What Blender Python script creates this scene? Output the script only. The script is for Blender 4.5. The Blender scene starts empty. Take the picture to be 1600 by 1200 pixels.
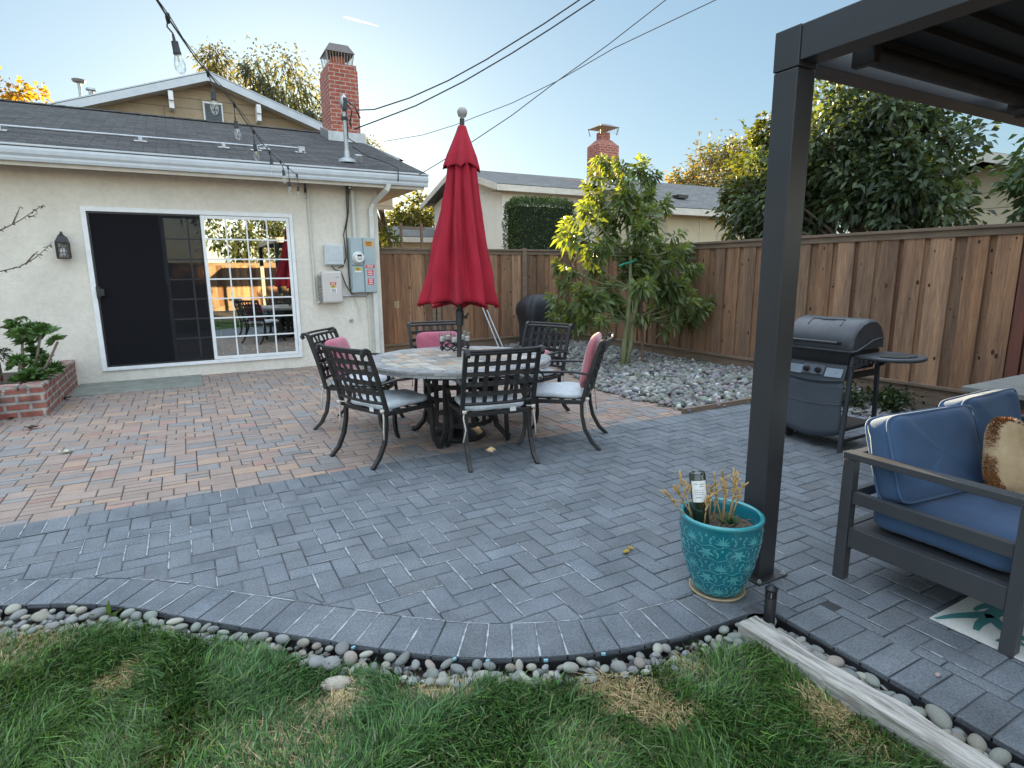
import bpy, bmesh, math, random
import numpy as np
from mathutils import Vector, Matrix
random.seed(7); RNG = np.random.default_rng(7)
scene = bpy.context.scene
COL = scene.collection
PI = math.pi
# ---------------------------------------------------------------- camera
F_PX, D_PX, SLOPE, YAW, EYE = 915.0, 176.0, -0.008, math.radians(28.85), 1.5
_p = math.atan(D_PX / F_PX); _a = math.atan(-SLOPE)
FW = np.array([math.sin(YAW) * math.cos(_p), math.cos(YAW) * math.cos(_p), -math.sin(_p)])
_r = np.array([math.cos(YAW), -math.sin(YAW), 0.0]); _u = np.cross(_r, FW)
CR = math.cos(_a) * _r - math.sin(_a) * _u
CU = math.sin(_a) * _r + math.cos(_a) * _u
EYEP = np.array([0, 0, EYE])
cam = bpy.data.cameras.new('camera'); camo = bpy.data.objects.new('camera', cam); COL.objects.link(camo)
cam.sensor_width = 36.0; cam.lens = 36.0 * F_PX / 1600.0; cam.clip_end = 3000; cam.clip_start = 0.05
m = Matrix.Identity(4)
for i in range(3):
    m[i][0], m[i][1], m[i][2], m[i][3] = CR[i], CU[i], -FW[i], EYEP[i]
camo.matrix_world = m
scene.camera = camo
def ray(x, y): return FW * F_PX + CR * (x - 800) - CU * (y - 600)
def G(x, y, z=0.0):
    v = ray(x, y); return EYEP + v * ((z - EYE) / v[2])
def PY(x, y, Y): v = ray(x, y); return EYEP + v * (Y / v[1])
def PX(x, y, X): v = ray(x, y); return EYEP + v * (X / v[0])
def V(x, y, d): return EYEP + ray(x, y) / F_PX * d
# ---------------------------------------------------------------- materials
MATS = {}
def mat(name, c1=(.5, .5, .5), c2=None, scale=6.0, rough=.7, rough2=None, metal=0.0, bump=0.0, bscale=60.0, attr=False, rand=0.0,
        stretch=None, detail=6, trans=0.0, tcol=None, spec=.5, contrast=(.35, .65), uv=False, coat=0.0, grain=None, sheen=0.0, palette=None, jitter=0.0):
    if name in MATS: return MATS[name]
    M_ = bpy.data.materials.new(name); M_.use_nodes = True; nt = M_.node_tree; N = nt.nodes; L = nt.links
    b = N['Principled BSDF']; out = N['Material Output']
    b.inputs['Roughness'].default_value = rough; b.inputs['Metallic'].default_value = metal
    b.inputs['Specular IOR Level'].default_value = spec; b.inputs['Coat Weight'].default_value = coat
    if sheen: b.inputs['Sheen Weight'].default_value = sheen; b.inputs['Sheen Roughness'].default_value = .35
    tc = N.new('ShaderNodeTexCoord'); vec = tc.outputs['UV' if uv else 'Object']
    if jitter:
        ja = N.new('ShaderNodeAttribute'); ja.attribute_name = 'Col'; jm = N.new('ShaderNodeVectorMath'); jm.operation = 'MULTIPLY_ADD'; jm.inputs[1].default_value = (jitter, jitter * 1.7, jitter * 2.3)
        L.new(ja.outputs['Vector'], jm.inputs[0]); L.new(vec, jm.inputs[2]); vec = jm.outputs[0]
    if stretch:
        mp = N.new('ShaderNodeMapping'); mp.inputs['Scale'].default_value = stretch; L.new(vec, mp.inputs[0]); vec = mp.outputs[0]
    def noise(s, d=detail, v=None):
        n = N.new('ShaderNodeTexNoise'); n.inputs['Scale'].default_value = s; n.inputs['Detail'].default_value = d
        n.inputs['Roughness'].default_value = .62; L.new(v or vec, n.inputs['Vector']); return n
    def ramp(src, a, c, ca=(0, 0, 0, 1), cb=(1, 1, 1, 1)):
        r = N.new('ShaderNodeValToRGB'); r.color_ramp.elements[0].position = a; r.color_ramp.elements[1].position = c
        r.color_ramp.elements[0].color = ca; r.color_ramp.elements[1].color = cb; L.new(src, r.inputs[0]); return r
    def mix(a, b_, fac, mode='MIX'):
        x = N.new('ShaderNodeMix'); x.data_type = 'RGBA'; x.blend_type = mode
        for sock, val in ((x.inputs[6], a), (x.inputs[7], b_)):
            if hasattr(val, 'links'): L.new(val, sock)
            else: sock.default_value = (*val, 1) if len(val) == 3 else val
        if hasattr(fac, 'links'): L.new(fac, x.inputs[0])
        else: x.inputs[0].default_value = fac
        return x.outputs[2]
    if c2 is None: c2 = tuple(v * .82 for v in c1)
    n = noise(scale); r = ramp(n.outputs['Fac'], *contrast)
    col = mix(c1, c2, r.outputs[0])
    if grain:
        n2 = noise(grain[0], 3); r2 = ramp(n2.outputs['Fac'], .3, .7); col = mix(col, tuple(grain[1]), r2.outputs[0], 'MULTIPLY')
    if attr:
        at = N.new('ShaderNodeAttribute'); at.attribute_name = 'Col'; col = mix(col, at.outputs['Color'], 1.0, 'MULTIPLY')
    if rand:
        oi = N.new('ShaderNodeObjectInfo'); h = N.new('ShaderNodeHueSaturation'); L.new(col, h.inputs['Color'])
        mr = N.new('ShaderNodeMapRange'); mr.inputs[3].default_value = 1 - rand; mr.inputs[4].default_value = 1 + rand
        L.new(oi.outputs['Random'], mr.inputs[0]); L.new(mr.outputs[0], h.inputs['Value'])
        ml = N.new('ShaderNodeMath'); ml.operation = 'MULTIPLY'; ml.inputs[1].default_value = 7.31; L.new(oi.outputs['Random'], ml.inputs[0])
        fr = N.new('ShaderNodeMath'); fr.operation = 'FRACT'; L.new(ml.outputs[0], fr.inputs[0])
        mr2 = N.new('ShaderNodeMapRange'); mr2.inputs[3].default_value = .3; mr2.inputs[4].default_value = 1.7
        L.new(fr.outputs[0], mr2.inputs[0]); L.new(mr2.outputs[0], h.inputs['Saturation']); col = h.outputs['Color']
    if palette:
        oi = N.new('ShaderNodeObjectInfo'); ml = N.new('ShaderNodeMath'); ml.operation = 'MULTIPLY'; ml.inputs[1].default_value = 3.77; L.new(oi.outputs['Random'], ml.inputs[0])
        fr = N.new('ShaderNodeMath'); fr.operation = 'FRACT'; L.new(ml.outputs[0], fr.inputs[0])
        rp = N.new('ShaderNodeValToRGB'); rp.color_ramp.interpolation = 'CONSTANT'; el = rp.color_ramp.elements
        el[0].position = 0; el[0].color = (*palette[0], 1); el[1].position = 1 / len(palette); el[1].color = (*palette[1], 1)
        for i_, c_ in enumerate(palette[2:]): e_ = el.new((i_ + 2) / len(palette)); e_.color = (*c_, 1)
        L.new(fr.outputs[0], rp.inputs[0]); col = mix(col, rp.outputs[0], 1.0, 'MULTIPLY')
    L.new(col, b.inputs['Base Color'])
    if rough2 is not None:
        mr = N.new('ShaderNodeMapRange'); mr.inputs[3].default_value = rough; mr.inputs[4].default_value = rough2
        L.new(n.outputs['Fac'], mr.inputs[0]); L.new(mr.outputs[0], b.inputs['Roughness'])
    if bump:
        nb = noise(bscale, 5); bp = N.new('ShaderNodeBump'); bp.inputs['Strength'].default_value = bump; bp.inputs['Distance'].default_value = .01
        L.new(nb.outputs['Fac'], bp.inputs['Height']); L.new(bp.outputs[0], b.inputs['Normal'])
    if trans:
        t = N.new('ShaderNodeBsdfTranslucent'); mx = N.new('ShaderNodeMixShader'); mx.inputs[0].default_value = trans
        if tcol:
            tcc = mix(col, tuple(tcol), 1.0, 'MULTIPLY'); L.new(tcc, t.inputs[0])
        else: L.new(col, t.inputs[0])
        L.new(b.outputs[0], mx.inputs[1]); L.new(t.outputs[0], mx.inputs[2]); L.new(mx.outputs[0], out.inputs[0])
    M_['_c'] = 1
    MATS[name] = M_
    return M_
def brick_mat(name, c1, c2, mortar, bw, bh, ms=.012, rough=.85, bump=.6, off=.5, noise_c=.4, nscale=9):
    M_ = bpy.data.materials.new(name); M_.use_nodes = True; nt = M_.node_tree; N = nt.nodes; L = nt.links; b = N['Principled BSDF']
    tc = N.new('ShaderNodeTexCoord'); br = N.new('ShaderNodeTexBrick'); L.new(tc.outputs['UV'], br.inputs['Vector'])
    br.inputs['Color1'].default_value = (*c1, 1); br.inputs['Color2'].default_value = (*c2, 1); br.inputs['Mortar'].default_value = (*mortar, 1)
    br.inputs['Scale'].default_value = 1; br.inputs['Brick Width'].default_value = bw; br.inputs['Row Height'].default_value = bh
    br.inputs['Mortar Size'].default_value = ms; br.inputs['Mortar Smooth'].default_value = .2; br.offset = off; br.inputs['Bias'].default_value = 0
    no = N.new('ShaderNodeTexNoise'); no.inputs['Scale'].default_value = nscale; no.inputs['Detail'].default_value = 8; L.new(tc.outputs['UV'], no.inputs['Vector'])
    rp = N.new('ShaderNodeValToRGB'); rp.color_ramp.elements[0].position = .3; rp.color_ramp.elements[1].position = .7
    lo = 1 - noise_c; rp.color_ramp.elements[0].color = (lo, lo, lo, 1); rp.color_ramp.elements[1].color = (1 + noise_c * .5,) * 3 + (1,)
    L.new(no.outputs['Fac'], rp.inputs[0]); mx = N.new('ShaderNodeMix'); mx.data_type = 'RGBA'; mx.blend_type = 'MULTIPLY'; mx.inputs[0].default_value = 1
    L.new(br.outputs['Color'], mx.inputs[6]); L.new(rp.outputs[0], mx.inputs[7]); L.new(mx.outputs[2], b.inputs['Base Color'])
    b.inputs['Roughness'].default_value = rough
    mt = N.new('ShaderNodeMath'); mt.operation = 'SUBTRACT'; mt.inputs[0].default_value = 1; L.new(br.outputs['Fac'], mt.inputs[1])
    ad = N.new('ShaderNodeMath'); ad.operation = 'MULTIPLY_ADD'; L.new(no.outputs['Fac'], ad.inputs[0]); ad.inputs[1].default_value = .35; L.new(mt.outputs[0], ad.inputs[2])
    bp = N.new('ShaderNodeBump'); bp.inputs['Strength'].default_value = bump; bp.inputs['Distance'].default_value = .008
    L.new(ad.outputs[0], bp.inputs['Height']); L.new(bp.outputs[0], b.inputs['Normal'])
    MATS[name] = M_; return M_
# ---------------------------------------------------------------- objects
ORG = {}
def setp(o, label=None, cat=None, group=None, kind=None):
    if label: o['label'] = label
    if cat: o['category'] = cat
    if group: o['group'] = group
    if kind: o['kind'] = kind
    return o
def thing(name, label, cat, loc=(0, 0, 0), rz=0.0, group=None):
    o = bpy.data.objects.new(name, None); COL.objects.link(o); o.empty_display_size = .1
    o.location = loc; o.rotation_euler = (0, 0, rz); ORG[o.name] = (np.array(loc, float), rz)
    return setp(o, label, cat, group)
class MB:
    def __init__(s): s.v = []; s.f = []; s.c = []; s.col = (1, 1, 1)
    def add(s, vs, fs, col=None):
        n = len(s.v); s.v.extend([tuple(float(q) for q in p) for p in vs]); s.f.extend([tuple(i + n for i in f) for f in fs]); s.c.extend([col or s.col] * len(fs)); return s
    def box(s, c, size, rz=0.0, M=None, col=None):
        hx, hy, hz = size[0] / 2, size[1] / 2, size[2] / 2
        vs = [Vector((x, y, z)) for x in (-hx, hx) for y in (-hy, hy) for z in (-hz, hz)]
        R_ = M if M is not None else Matrix.Rotation(rz, 3, 'Z')
        vs = [R_ @ v + Vector(c) for v in vs]
        return s.add(vs, [(0, 1, 3, 2), (4, 6, 7, 5), (0, 4, 5, 1), (2, 3, 7, 6), (0, 2, 6, 4), (1, 5, 7, 3)], col)
    def bx(s, x0, x1, y0, y1, z0, z1, col=None):
        return s.box(((x0 + x1) / 2, (y0 + y1) / 2, (z0 + z1) / 2), (abs(x1 - x0), abs(y1 - y0), abs(z1 - z0)), col=col)
    def bar(s, a, b, w, h, up=(0, 0, 1), col=None):
        a = Vector(a); b = Vector(b); d = b - a; L_ = d.length; d.normalize(); u = Vector(up); x = d.cross(u)
        if x.length < 1e-4: x = d.cross(Vector((1, 0, 0)))
        x.normalize(); u = x.cross(d); M_ = Matrix((x, d, u)).transposed()
        return s.box((a + b) / 2, (w, L_, h), M=M_, col=col)
    def quad(s, a, b, c, d, col=None): return s.add([a, b, c, d], [(0, 1, 2, 3)], col)
    def tube(s, pts, r, n=8, cap=True, prof=None, up=None, col=None):
        pts = [Vector(p) for p in pts]; k = len(pts); rs = r if hasattr(r, '__len__') else [r] * k
        T = []
        for i in range(k):
            t = (pts[min(i + 1, k - 1)] - pts[max(i - 1, 0)]); t.normalize(); T.append(t)
        u = Vector(up) if up is not None else (Vector((0, 0, 1)) if abs(T[0].z) < .9 else Vector((1, 0, 0)))
        vs = []; prev = None
        if prof is None: prof = [(math.cos(2 * PI * j / n), math.sin(2 * PI * j / n)) for j in range(n)]
        n = len(prof)
        for i in range(k):
            x = (T[i].cross(u) if prev is None or up is not None else prev - T[i] * prev.dot(T[i]))
            if x.length < 1e-5: x = T[i].cross(Vector((.3, 1, .1)))
            x.normalize(); prev = x; y = x.cross(T[i])
            for (px, py) in prof: vs.append(pts[i] + x * (px * rs[i]) + y * (py * rs[i]))
        fs = [(i * n + j, i * n + (j + 1) % n, (i + 1) * n + (j + 1) % n, (i + 1) * n + j) for i in range(k - 1) for j in range(n)]
        if cap: fs.append(tuple(range(n))[::-1]); fs.append(tuple((k - 1) * n + j for j in range(n)))
        return s.add(vs, fs, col)
    def lathe(s, prof, c=(0, 0, 0), n=24, M=None, col=None, fn=None, cap=True):
        vs = []; k = len(prof)
        for (r, z) in prof:
            for j in range(n):
                a = 2 * PI * j / n; rr = r if fn is None else fn(r, z, a)
                p = Vector((rr * math.cos(a), rr * math.sin(a), z)); vs.append((M @ p if M is not None else p) + Vector(c))
        fs = [(i * n + j, i * n + (j + 1) % n, (i + 1) * n + (j + 1) % n, (i + 1) * n + j) for i in range(k - 1) for j in range(n)]
        if cap: fs.append(tuple(range(n))[::-1]); fs.append(tuple((k - 1) * n + j for j in range(n)))
        return s.add(vs, fs, col)
    def grid(s, fn, nu, nv, col=None):
        vs = [fn(i / nu, j / nv) for i in range(nu + 1) for j in range(nv + 1)]
        fs = [(i * (nv + 1) + j, (i + 1) * (nv + 1) + j, (i + 1) * (nv + 1) + j + 1, i * (nv + 1) + j + 1) for i in range(nu) for j in range(nv)]
        return s.add(vs, fs, col)
    def prism(s, poly, z0, z1, col=None):
        n = len(poly); vs = [(x, y, z0) for x, y in poly] + [(x, y, z1) for x, y in poly]
        return s.add(vs, [tuple(range(n))[::-1], tuple(range(n, 2 * n))] + [(i, (i + 1) % n, n + (i + 1) % n, n + i) for i in range(n)], col)
    def merge(s, o, M):
        return s.add([M @ Vector(v) for v in o.v], o.f)
    def build(s, name, material, parent=None, world=False, smooth=False, bevel=0.0, loc=None, uv=False, sub=0, recalc=True):
        vs = np.array(s.v, float).reshape(-1, 3)
        if parent is not None and world:
            l, rz = ORG[parent.name]; vs = vs - l; c, sn = math.cos(-rz), math.sin(-rz)
            vs = np.stack([c * vs[:, 0] - sn * vs[:, 1], sn * vs[:, 0] + c * vs[:, 1], vs[:, 2]], 1)
        if loc is not None: vs = vs - np.array(loc, float)
        me = bpy.data.meshes.new(name); me.from_pydata(vs.tolist(), [], s.f)
        if recalc:
            bm = bmesh.new(); bm.from_mesh(me); bmesh.ops.recalc_face_normals(bm, faces=bm.faces); bm.to_mesh(me); bm.free()
        at = me.attributes.new('Col', 'FLOAT_COLOR', 'FACE')
        at.data.foreach_set('color', np.array([(*c, 1.0) for c in s.c], np.float32).ravel())
        if uv: cube_uv(me)
        me.materials.append(material)
        if smooth:
            me.polygons.foreach_set('use_smooth', [True] * len(me.polygons))
            if smooth != 'all':
                try: me.set_sharp_from_angle(angle=math.radians(40))
                except Exception: pass
        o = bpy.data.objects.new(name, me); COL.objects.link(o)
        if loc is not None: o.location = loc
        if parent is not None:
            o.parent = parent; ORG[o.name] = ORG[parent.name]
        else: ORG[o.name] = (np.array(loc if loc is not None else (0, 0, 0), float), 0.0)
        if bevel:
            bv = o.modifiers.new('bevel', 'BEVEL'); bv.width = bevel; bv.segments = 2; bv.limit_method = 'ANGLE'; bv.angle_limit = math.radians(50)
        if sub:
            sb = o.modifiers.new('sub', 'SUBSURF'); sb.levels = sub; sb.render_levels = sub
        return o
def cube_uv(me):
    uvl = me.uv_layers.new(name='UVMap')
    for p in me.polygons:
        nx, ny, nz = p.normal; hor = math.hypot(nx, ny)
        if hor > .45 and abs(nz) < .75 and hor > .8: t = Vector((-ny, nx, 0)).normalized()
        elif hor > .05: t = Vector((-ny, nx, 0)).normalized()
        else: t = Vector((1, 0, 0))
        b = Vector(p.normal).cross(t)
        for li in p.loop_indices:
            co = me.vertices[me.loops[li].vertex_index].co; uvl.data[li].uv = (co.dot(t), co.dot(b))
def build_np(name, Vv, Ff, Cc, material, parent=None, world=False, smooth=False, loc=None):
    Vv = np.asarray(Vv, np.float32).reshape(-1, 3); Ff = np.asarray(Ff, np.int32); k = Ff.shape[1]; n = len(Ff)
    if parent is not None and world:
        l, rz = ORG[parent.name]; Vv = Vv - l.astype(np.float32); c, sn = math.cos(-rz), math.sin(-rz)
        Vv = np.stack([c * Vv[:, 0] - sn * Vv[:, 1], sn * Vv[:, 0] + c * Vv[:, 1], Vv[:, 2]], 1)
    if loc is not None: Vv = Vv - np.array(loc, np.float32)
    me = bpy.data.meshes.new(name); me.vertices.add(len(Vv)); me.vertices.foreach_set('co', Vv.astype(np.float32).ravel())
    me.loops.add(n * k); me.loops.foreach_set('vertex_index', Ff.ravel())
    me.polygons.add(n); me.polygons.foreach_set('loop_start', np.arange(n, dtype=np.int32) * k)
    try: me.polygons.foreach_set('loop_total', np.full(n, k, np.int32))
    except Exception: pass
    at = me.attributes.new('Col', 'FLOAT_COLOR', 'FACE'); c4 = np.ones((n, 4), np.float32); c4[:, :3] = Cc; at.data.foreach_set('color', c4.ravel())
    if smooth: me.polygons.foreach_set('use_smooth', np.ones(n, bool))
    me.materials.append(material); me.update(calc_edges=True); me.validate()
    o = bpy.data.objects.new(name, me); COL.objects.link(o)
    if loc is not None: o.location = loc
    if parent is not None: o.parent = parent; ORG[o.name] = ORG[parent.name]
    else: ORG[o.name] = (np.array(loc if loc is not None else (0, 0, 0), float), 0.0)
    return o
def copy_tree(o, parent=None):
    c = o.copy(); COL.objects.link(c)
    if parent is not None: c.parent = parent
    for ch in list(o.children): copy_tree(ch, c)
    return c
def norm(a): return a / np.maximum(np.linalg.norm(a, axis=-1, keepdims=True), 1e-9)
def leaves_np(P, D, L_, W_, droop=.3, rng=RNG, fold=.25, simple=False):
    n = len(P); D = norm(D); rv = rng.normal(size=(n, 3)); rv[:, 2] += .8
    S = norm(np.cross(D, rv)); Nn = np.cross(S, D); Nn *= np.sign(Nn[:, 2:3] + 1e-6)
    L_ = np.broadcast_to(np.asarray(L_, float), (n,))[:, None]; W_ = np.broadcast_to(np.asarray(W_, float), (n,))[:, None]
    tip = P + D * L_ - np.array([0, 0, 1.0]) * L_ * droop; mid = P + D * L_ * .5 - np.array([0, 0, 1.0]) * L_ * droop * .2
    l = mid + S * W_ * .5 + Nn * W_ * fold; r = mid - S * W_ * .5 + Nn * W_ * fold
    idx = np.arange(n)[:, None]
    if simple:
        Vv = np.stack([P, r, tip, l], 1).reshape(-1, 3); Ff = (idx * 4 + np.array([[0, 1, 2, 3]])); return Vv, Ff, 1
    Vv = np.stack([P, r, tip, l, mid], 1).reshape(-1, 3)
    Ff = (idx[:, :, None] * 5 + np.array([[[0, 1, 4], [0, 4, 3], [1, 2, 4], [4, 2, 3]]])).reshape(-1, 3)
    return Vv, Ff, 4
# ---------------------------------------------------------------- sky and sun
SUN_AZ, SUN_EL = math.radians(11.0), math.radians(8.8)       # azimuth from +Y towards +X
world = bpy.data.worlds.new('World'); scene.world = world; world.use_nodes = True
nt = world.node_tree; bg = nt.nodes['Background']
sky = nt.nodes.new('ShaderNodeTexSky'); sky.sky_type = 'NISHITA'; sky.sun_disc = False
sky.sun_elevation = SUN_EL; sky.sun_rotation = SUN_AZ; sky.altitude = 0; sky.air_density = 1.0; sky.dust_density = .6; sky.ozone_density = 2.0
gm = nt.nodes.new('ShaderNodeGamma'); gm.inputs[1].default_value = .50
# sky brightened overhead and behind the camera, added as fill for shaded surfaces
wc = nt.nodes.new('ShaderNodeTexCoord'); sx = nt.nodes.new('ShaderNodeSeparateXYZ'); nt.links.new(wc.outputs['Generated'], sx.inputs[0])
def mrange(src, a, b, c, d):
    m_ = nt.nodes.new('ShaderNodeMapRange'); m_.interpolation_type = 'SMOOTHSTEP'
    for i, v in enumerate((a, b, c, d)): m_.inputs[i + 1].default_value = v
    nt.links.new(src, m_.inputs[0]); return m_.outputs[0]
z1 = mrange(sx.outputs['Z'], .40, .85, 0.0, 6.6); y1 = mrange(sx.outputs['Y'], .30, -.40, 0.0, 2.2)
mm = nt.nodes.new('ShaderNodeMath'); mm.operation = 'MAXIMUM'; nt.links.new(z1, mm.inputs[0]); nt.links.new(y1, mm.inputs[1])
nt.links.new(sky.outputs[0], gm.inputs[0])
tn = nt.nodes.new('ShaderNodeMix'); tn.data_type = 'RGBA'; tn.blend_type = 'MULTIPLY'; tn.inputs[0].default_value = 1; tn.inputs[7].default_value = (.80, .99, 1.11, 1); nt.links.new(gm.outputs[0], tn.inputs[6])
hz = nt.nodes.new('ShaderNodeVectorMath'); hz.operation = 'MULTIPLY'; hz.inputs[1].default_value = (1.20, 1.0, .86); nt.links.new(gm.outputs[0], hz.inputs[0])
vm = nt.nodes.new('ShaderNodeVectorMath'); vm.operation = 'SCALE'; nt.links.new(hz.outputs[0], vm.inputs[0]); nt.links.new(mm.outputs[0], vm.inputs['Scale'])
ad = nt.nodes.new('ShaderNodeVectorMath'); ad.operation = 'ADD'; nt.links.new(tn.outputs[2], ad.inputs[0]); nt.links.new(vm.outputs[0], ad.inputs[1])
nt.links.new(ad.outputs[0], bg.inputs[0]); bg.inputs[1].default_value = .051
sl = bpy.data.lights.new('sun', 'SUN'); sl.energy = 5.0; sl.angle = math.radians(.53); sl.color = (1.0, .74, .38)
slo = bpy.data.objects.new('sun', sl); COL.objects.link(slo)
sd = Vector((math.sin(SUN_AZ) * math.cos(SUN_EL), math.cos(SUN_AZ) * math.cos(SUN_EL), math.sin(SUN_EL)))
slo.rotation_euler = sd.to_track_quat('Z', 'Y').to_euler()
scene.view_settings.view_transform = 'Standard'; scene.view_settings.look = 'None'; scene.view_settings.gamma = 1.0
scene.view_settings.exposure = 2.86
scene.cycles.max_bounces = 8; scene.cycles.transparent_max_bounces = 12; scene.cycles.diffuse_bounces = 4
# ---------------------------------------------------------------- shared materials
m_stucco = mat('stucco', (.76, .715, .635), (.66, .62, .55), 2.2, rough=.92, bump=1.0, bscale=30, detail=9, grain=(14, (.90, .89, .87)))
m_eave = mat('eave_paint', (.40, .33, .25), (.34, .28, .21), 4, rough=.8)
m_white = mat('white_paint', (.78, .79, .79), (.70, .71, .72), 8, rough=.45)
m_gutter = mat('gutter_metal', (.54, .58, .61), (.47, .51, .55), 5, rough=.4)
m_trim = mat('cream_trim', (.62, .58, .50), (.52, .48, .42), 5, rough=.7)
m_shingle = brick_mat('asphalt_shingle', (.020, .020, .020), (.062, .059, .056), (.007, .007, .007), .30, .14, .008, .95, 1.0, .5, .5, 11)
m_shingle2 = brick_mat('grey_shingle', (.105, .103, .098), (.165, .162, .155), (.05, .05, .05), .30, .135, .006, .95, .7, .5, .3, 14)
m_brickred = brick_mat('red_brick', (.40, .10, .065), (.30, .075, .05), (.42, .33, .28), .215, .078, .010, .85, .8, .5, .35, 12)
m_brickold = brick_mat('old_brick', (.34, .10, .075), (.24, .12, .09), (.36, .33, .30), .215, .085, .016, .9, 1.0, .5, .6, 7)
m_siding = brick_mat('beige_siding', (.42, .33, .22), (.40, .31, .21), (.20, .15, .10), 9.0, .22, .008, .8, .6, .5, .12, 5)
m_dark = mat('dark_interior', (.012, .012, .014), rough=.9)
m_wood = mat('fence_board', (.335, .195, .112), (.165, .102, .068), 2.2, rough=.85, attr=True, jitter=31.0, stretch=(5, 5, .35), bump=.5, bscale=9, contrast=(.32, .68), detail=4, grain=(13, (.62, .57, .54)))
m_woodgrey = mat('weathered_timber', (.50, .47, .42), (.20, .18, .16), 5.0, rough=.9, stretch=(10, .6, 10), bump=1.0, bscale=8, contrast=(.4, .62))
m_capwood = mat('fence_rail', (.205, .145, .10), (.135, .098, .07), 4, rough=.85, stretch=(1, 1, 6), bump=.3, bscale=20)
m_alu = mat('dark_bronze_metal', (.036, .034, .034), (.025, .024, .024), 14, rough=.42, rough2=.6, metal=.35, bump=.15, bscale=120)
m_black = mat('black_plastic', (.018, .018, .02), (.012, .012, .013), 20, rough=.45)
m_galv = mat('galvanised_metal', (.42, .44, .45), (.32, .33, .35), 9, rough=.4, metal=.6)
m_concrete = mat('concrete', (.24, .25, .22), (.17, .18, .15), 5, rough=.92, bump=.4, bscale=80)
# ---------------------------------------------------------------- ground
def sheet(name, poly, z, material, kind='structure', thick=0.0):
    b = MB()
    if thick: b.prism(poly, z - thick, z)
    else: b.add([(x, y, z) for x, y in poly], [tuple(range(len(poly)))])
    o = b.build(name, material); setp(o, kind=kind); return o
m_soil = mat('soil', (.085, .062, .042), (.05, .037, .026), 12, rough=.95, bump=.8, bscale=60)
sheet('ground', [(-400, -400), (400, -400), (400, 900), (-400, 900)], -.075, m_soil)
# curve of the paved edge (outer side of the soldier course), sampled on the ground
EDGE = [(-4.0, 3.35), (-2.6, 3.62), (-1.7, 3.60), (-1.2, 3.47), (-.89, 3.31), (-.68, 3.21), (-.53, 3.12), (-.35, 2.99), (-.15, 2.79), (.13, 2.52), (.38, 2.29), (.52, 2.16),
        (.67, 2.03), (.82, 1.915), (.98, 1.82), (1.21, 1.71), (1.41, 1.645), (1.61, 1.60), (1.81, 1.575), (2.08, 1.56)]
def spline(pts, step=.02):
    P = [np.array(p, float) for p in pts]; P = [2 * P[0] - P[1]] + P + [2 * P[-1] - P[-2]]; out = []
    for i in range(1, len(P) - 2):
        for t in np.linspace(0, 1, 12, endpoint=False):
            a, b, c, d = P[i - 1:i + 3]
            out.append(.5 * ((2 * b) + (c - a) * t + (2 * a - 5 * b + 4 * c - d) * t * t + (3 * b - a - 3 * c + d) * t ** 3))
    out.append(P[-2]); out = np.array(out)
    for _ in range(25): out[1:-1] = (out[:-2] + 2 * out[1:-1] + out[2:]) / 4
    s_ = np.concatenate([[0], np.cumsum(np.linalg.norm(np.diff(out, axis=0), axis=1))]); k = int(s_[-1] / step)
    q = np.linspace(0, s_[-1], k + 1); return np.stack([np.interp(q, s_, out[:, 0]), np.interp(q, s_, out[:, 1])], 1)
EC = spline(EDGE)
ET = norm(np.gradient(EC, axis=0)); EN = np.stack([-ET[:, 1], ET[:, 0]], 1)     # EN points into the paving
SW = .232
IC = EC + EN * (SW + .004)
m_paver = mat('grey_paver', (.222, .243, .264), (.120, .135, .150), 3.2, rough=.88, attr=True, bump=.45, bscale=170, contrast=(.28, .72), grain=(110, (.48, .49, .50)))
m_tan = mat('tan_paver', (1.0, 1.0, 1.0), (.80, .80, .80), 8, rough=.9, attr=True, bump=.45, bscale=150, contrast=(.25, .75), grain=(110, (.78, .78, .78)))
m_joint = mat('joint_sand', (.045, .045, .047), (.20, .21, .22), 2.2, rough=.95, contrast=(.45, .70), detail=8, bump=.5, bscale=200)
m_jointd = mat('joint_sand_dark', (.05, .042, .036), (.10, .085, .07), 5, rough=.95)
def vnoise(P, s, seed):
    r = np.random.default_rng(seed); out = np.zeros(len(P))
    for k in range(7):
        a = r.uniform(0, 2 * PI); f_ = s * (.5 + r.random() * 1.6); out += np.sin((P[:, 0] * math.cos(a) + P[:, 1] * math.sin(a)) * f_ + r.uniform(0, 6))
    return out / 7
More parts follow.
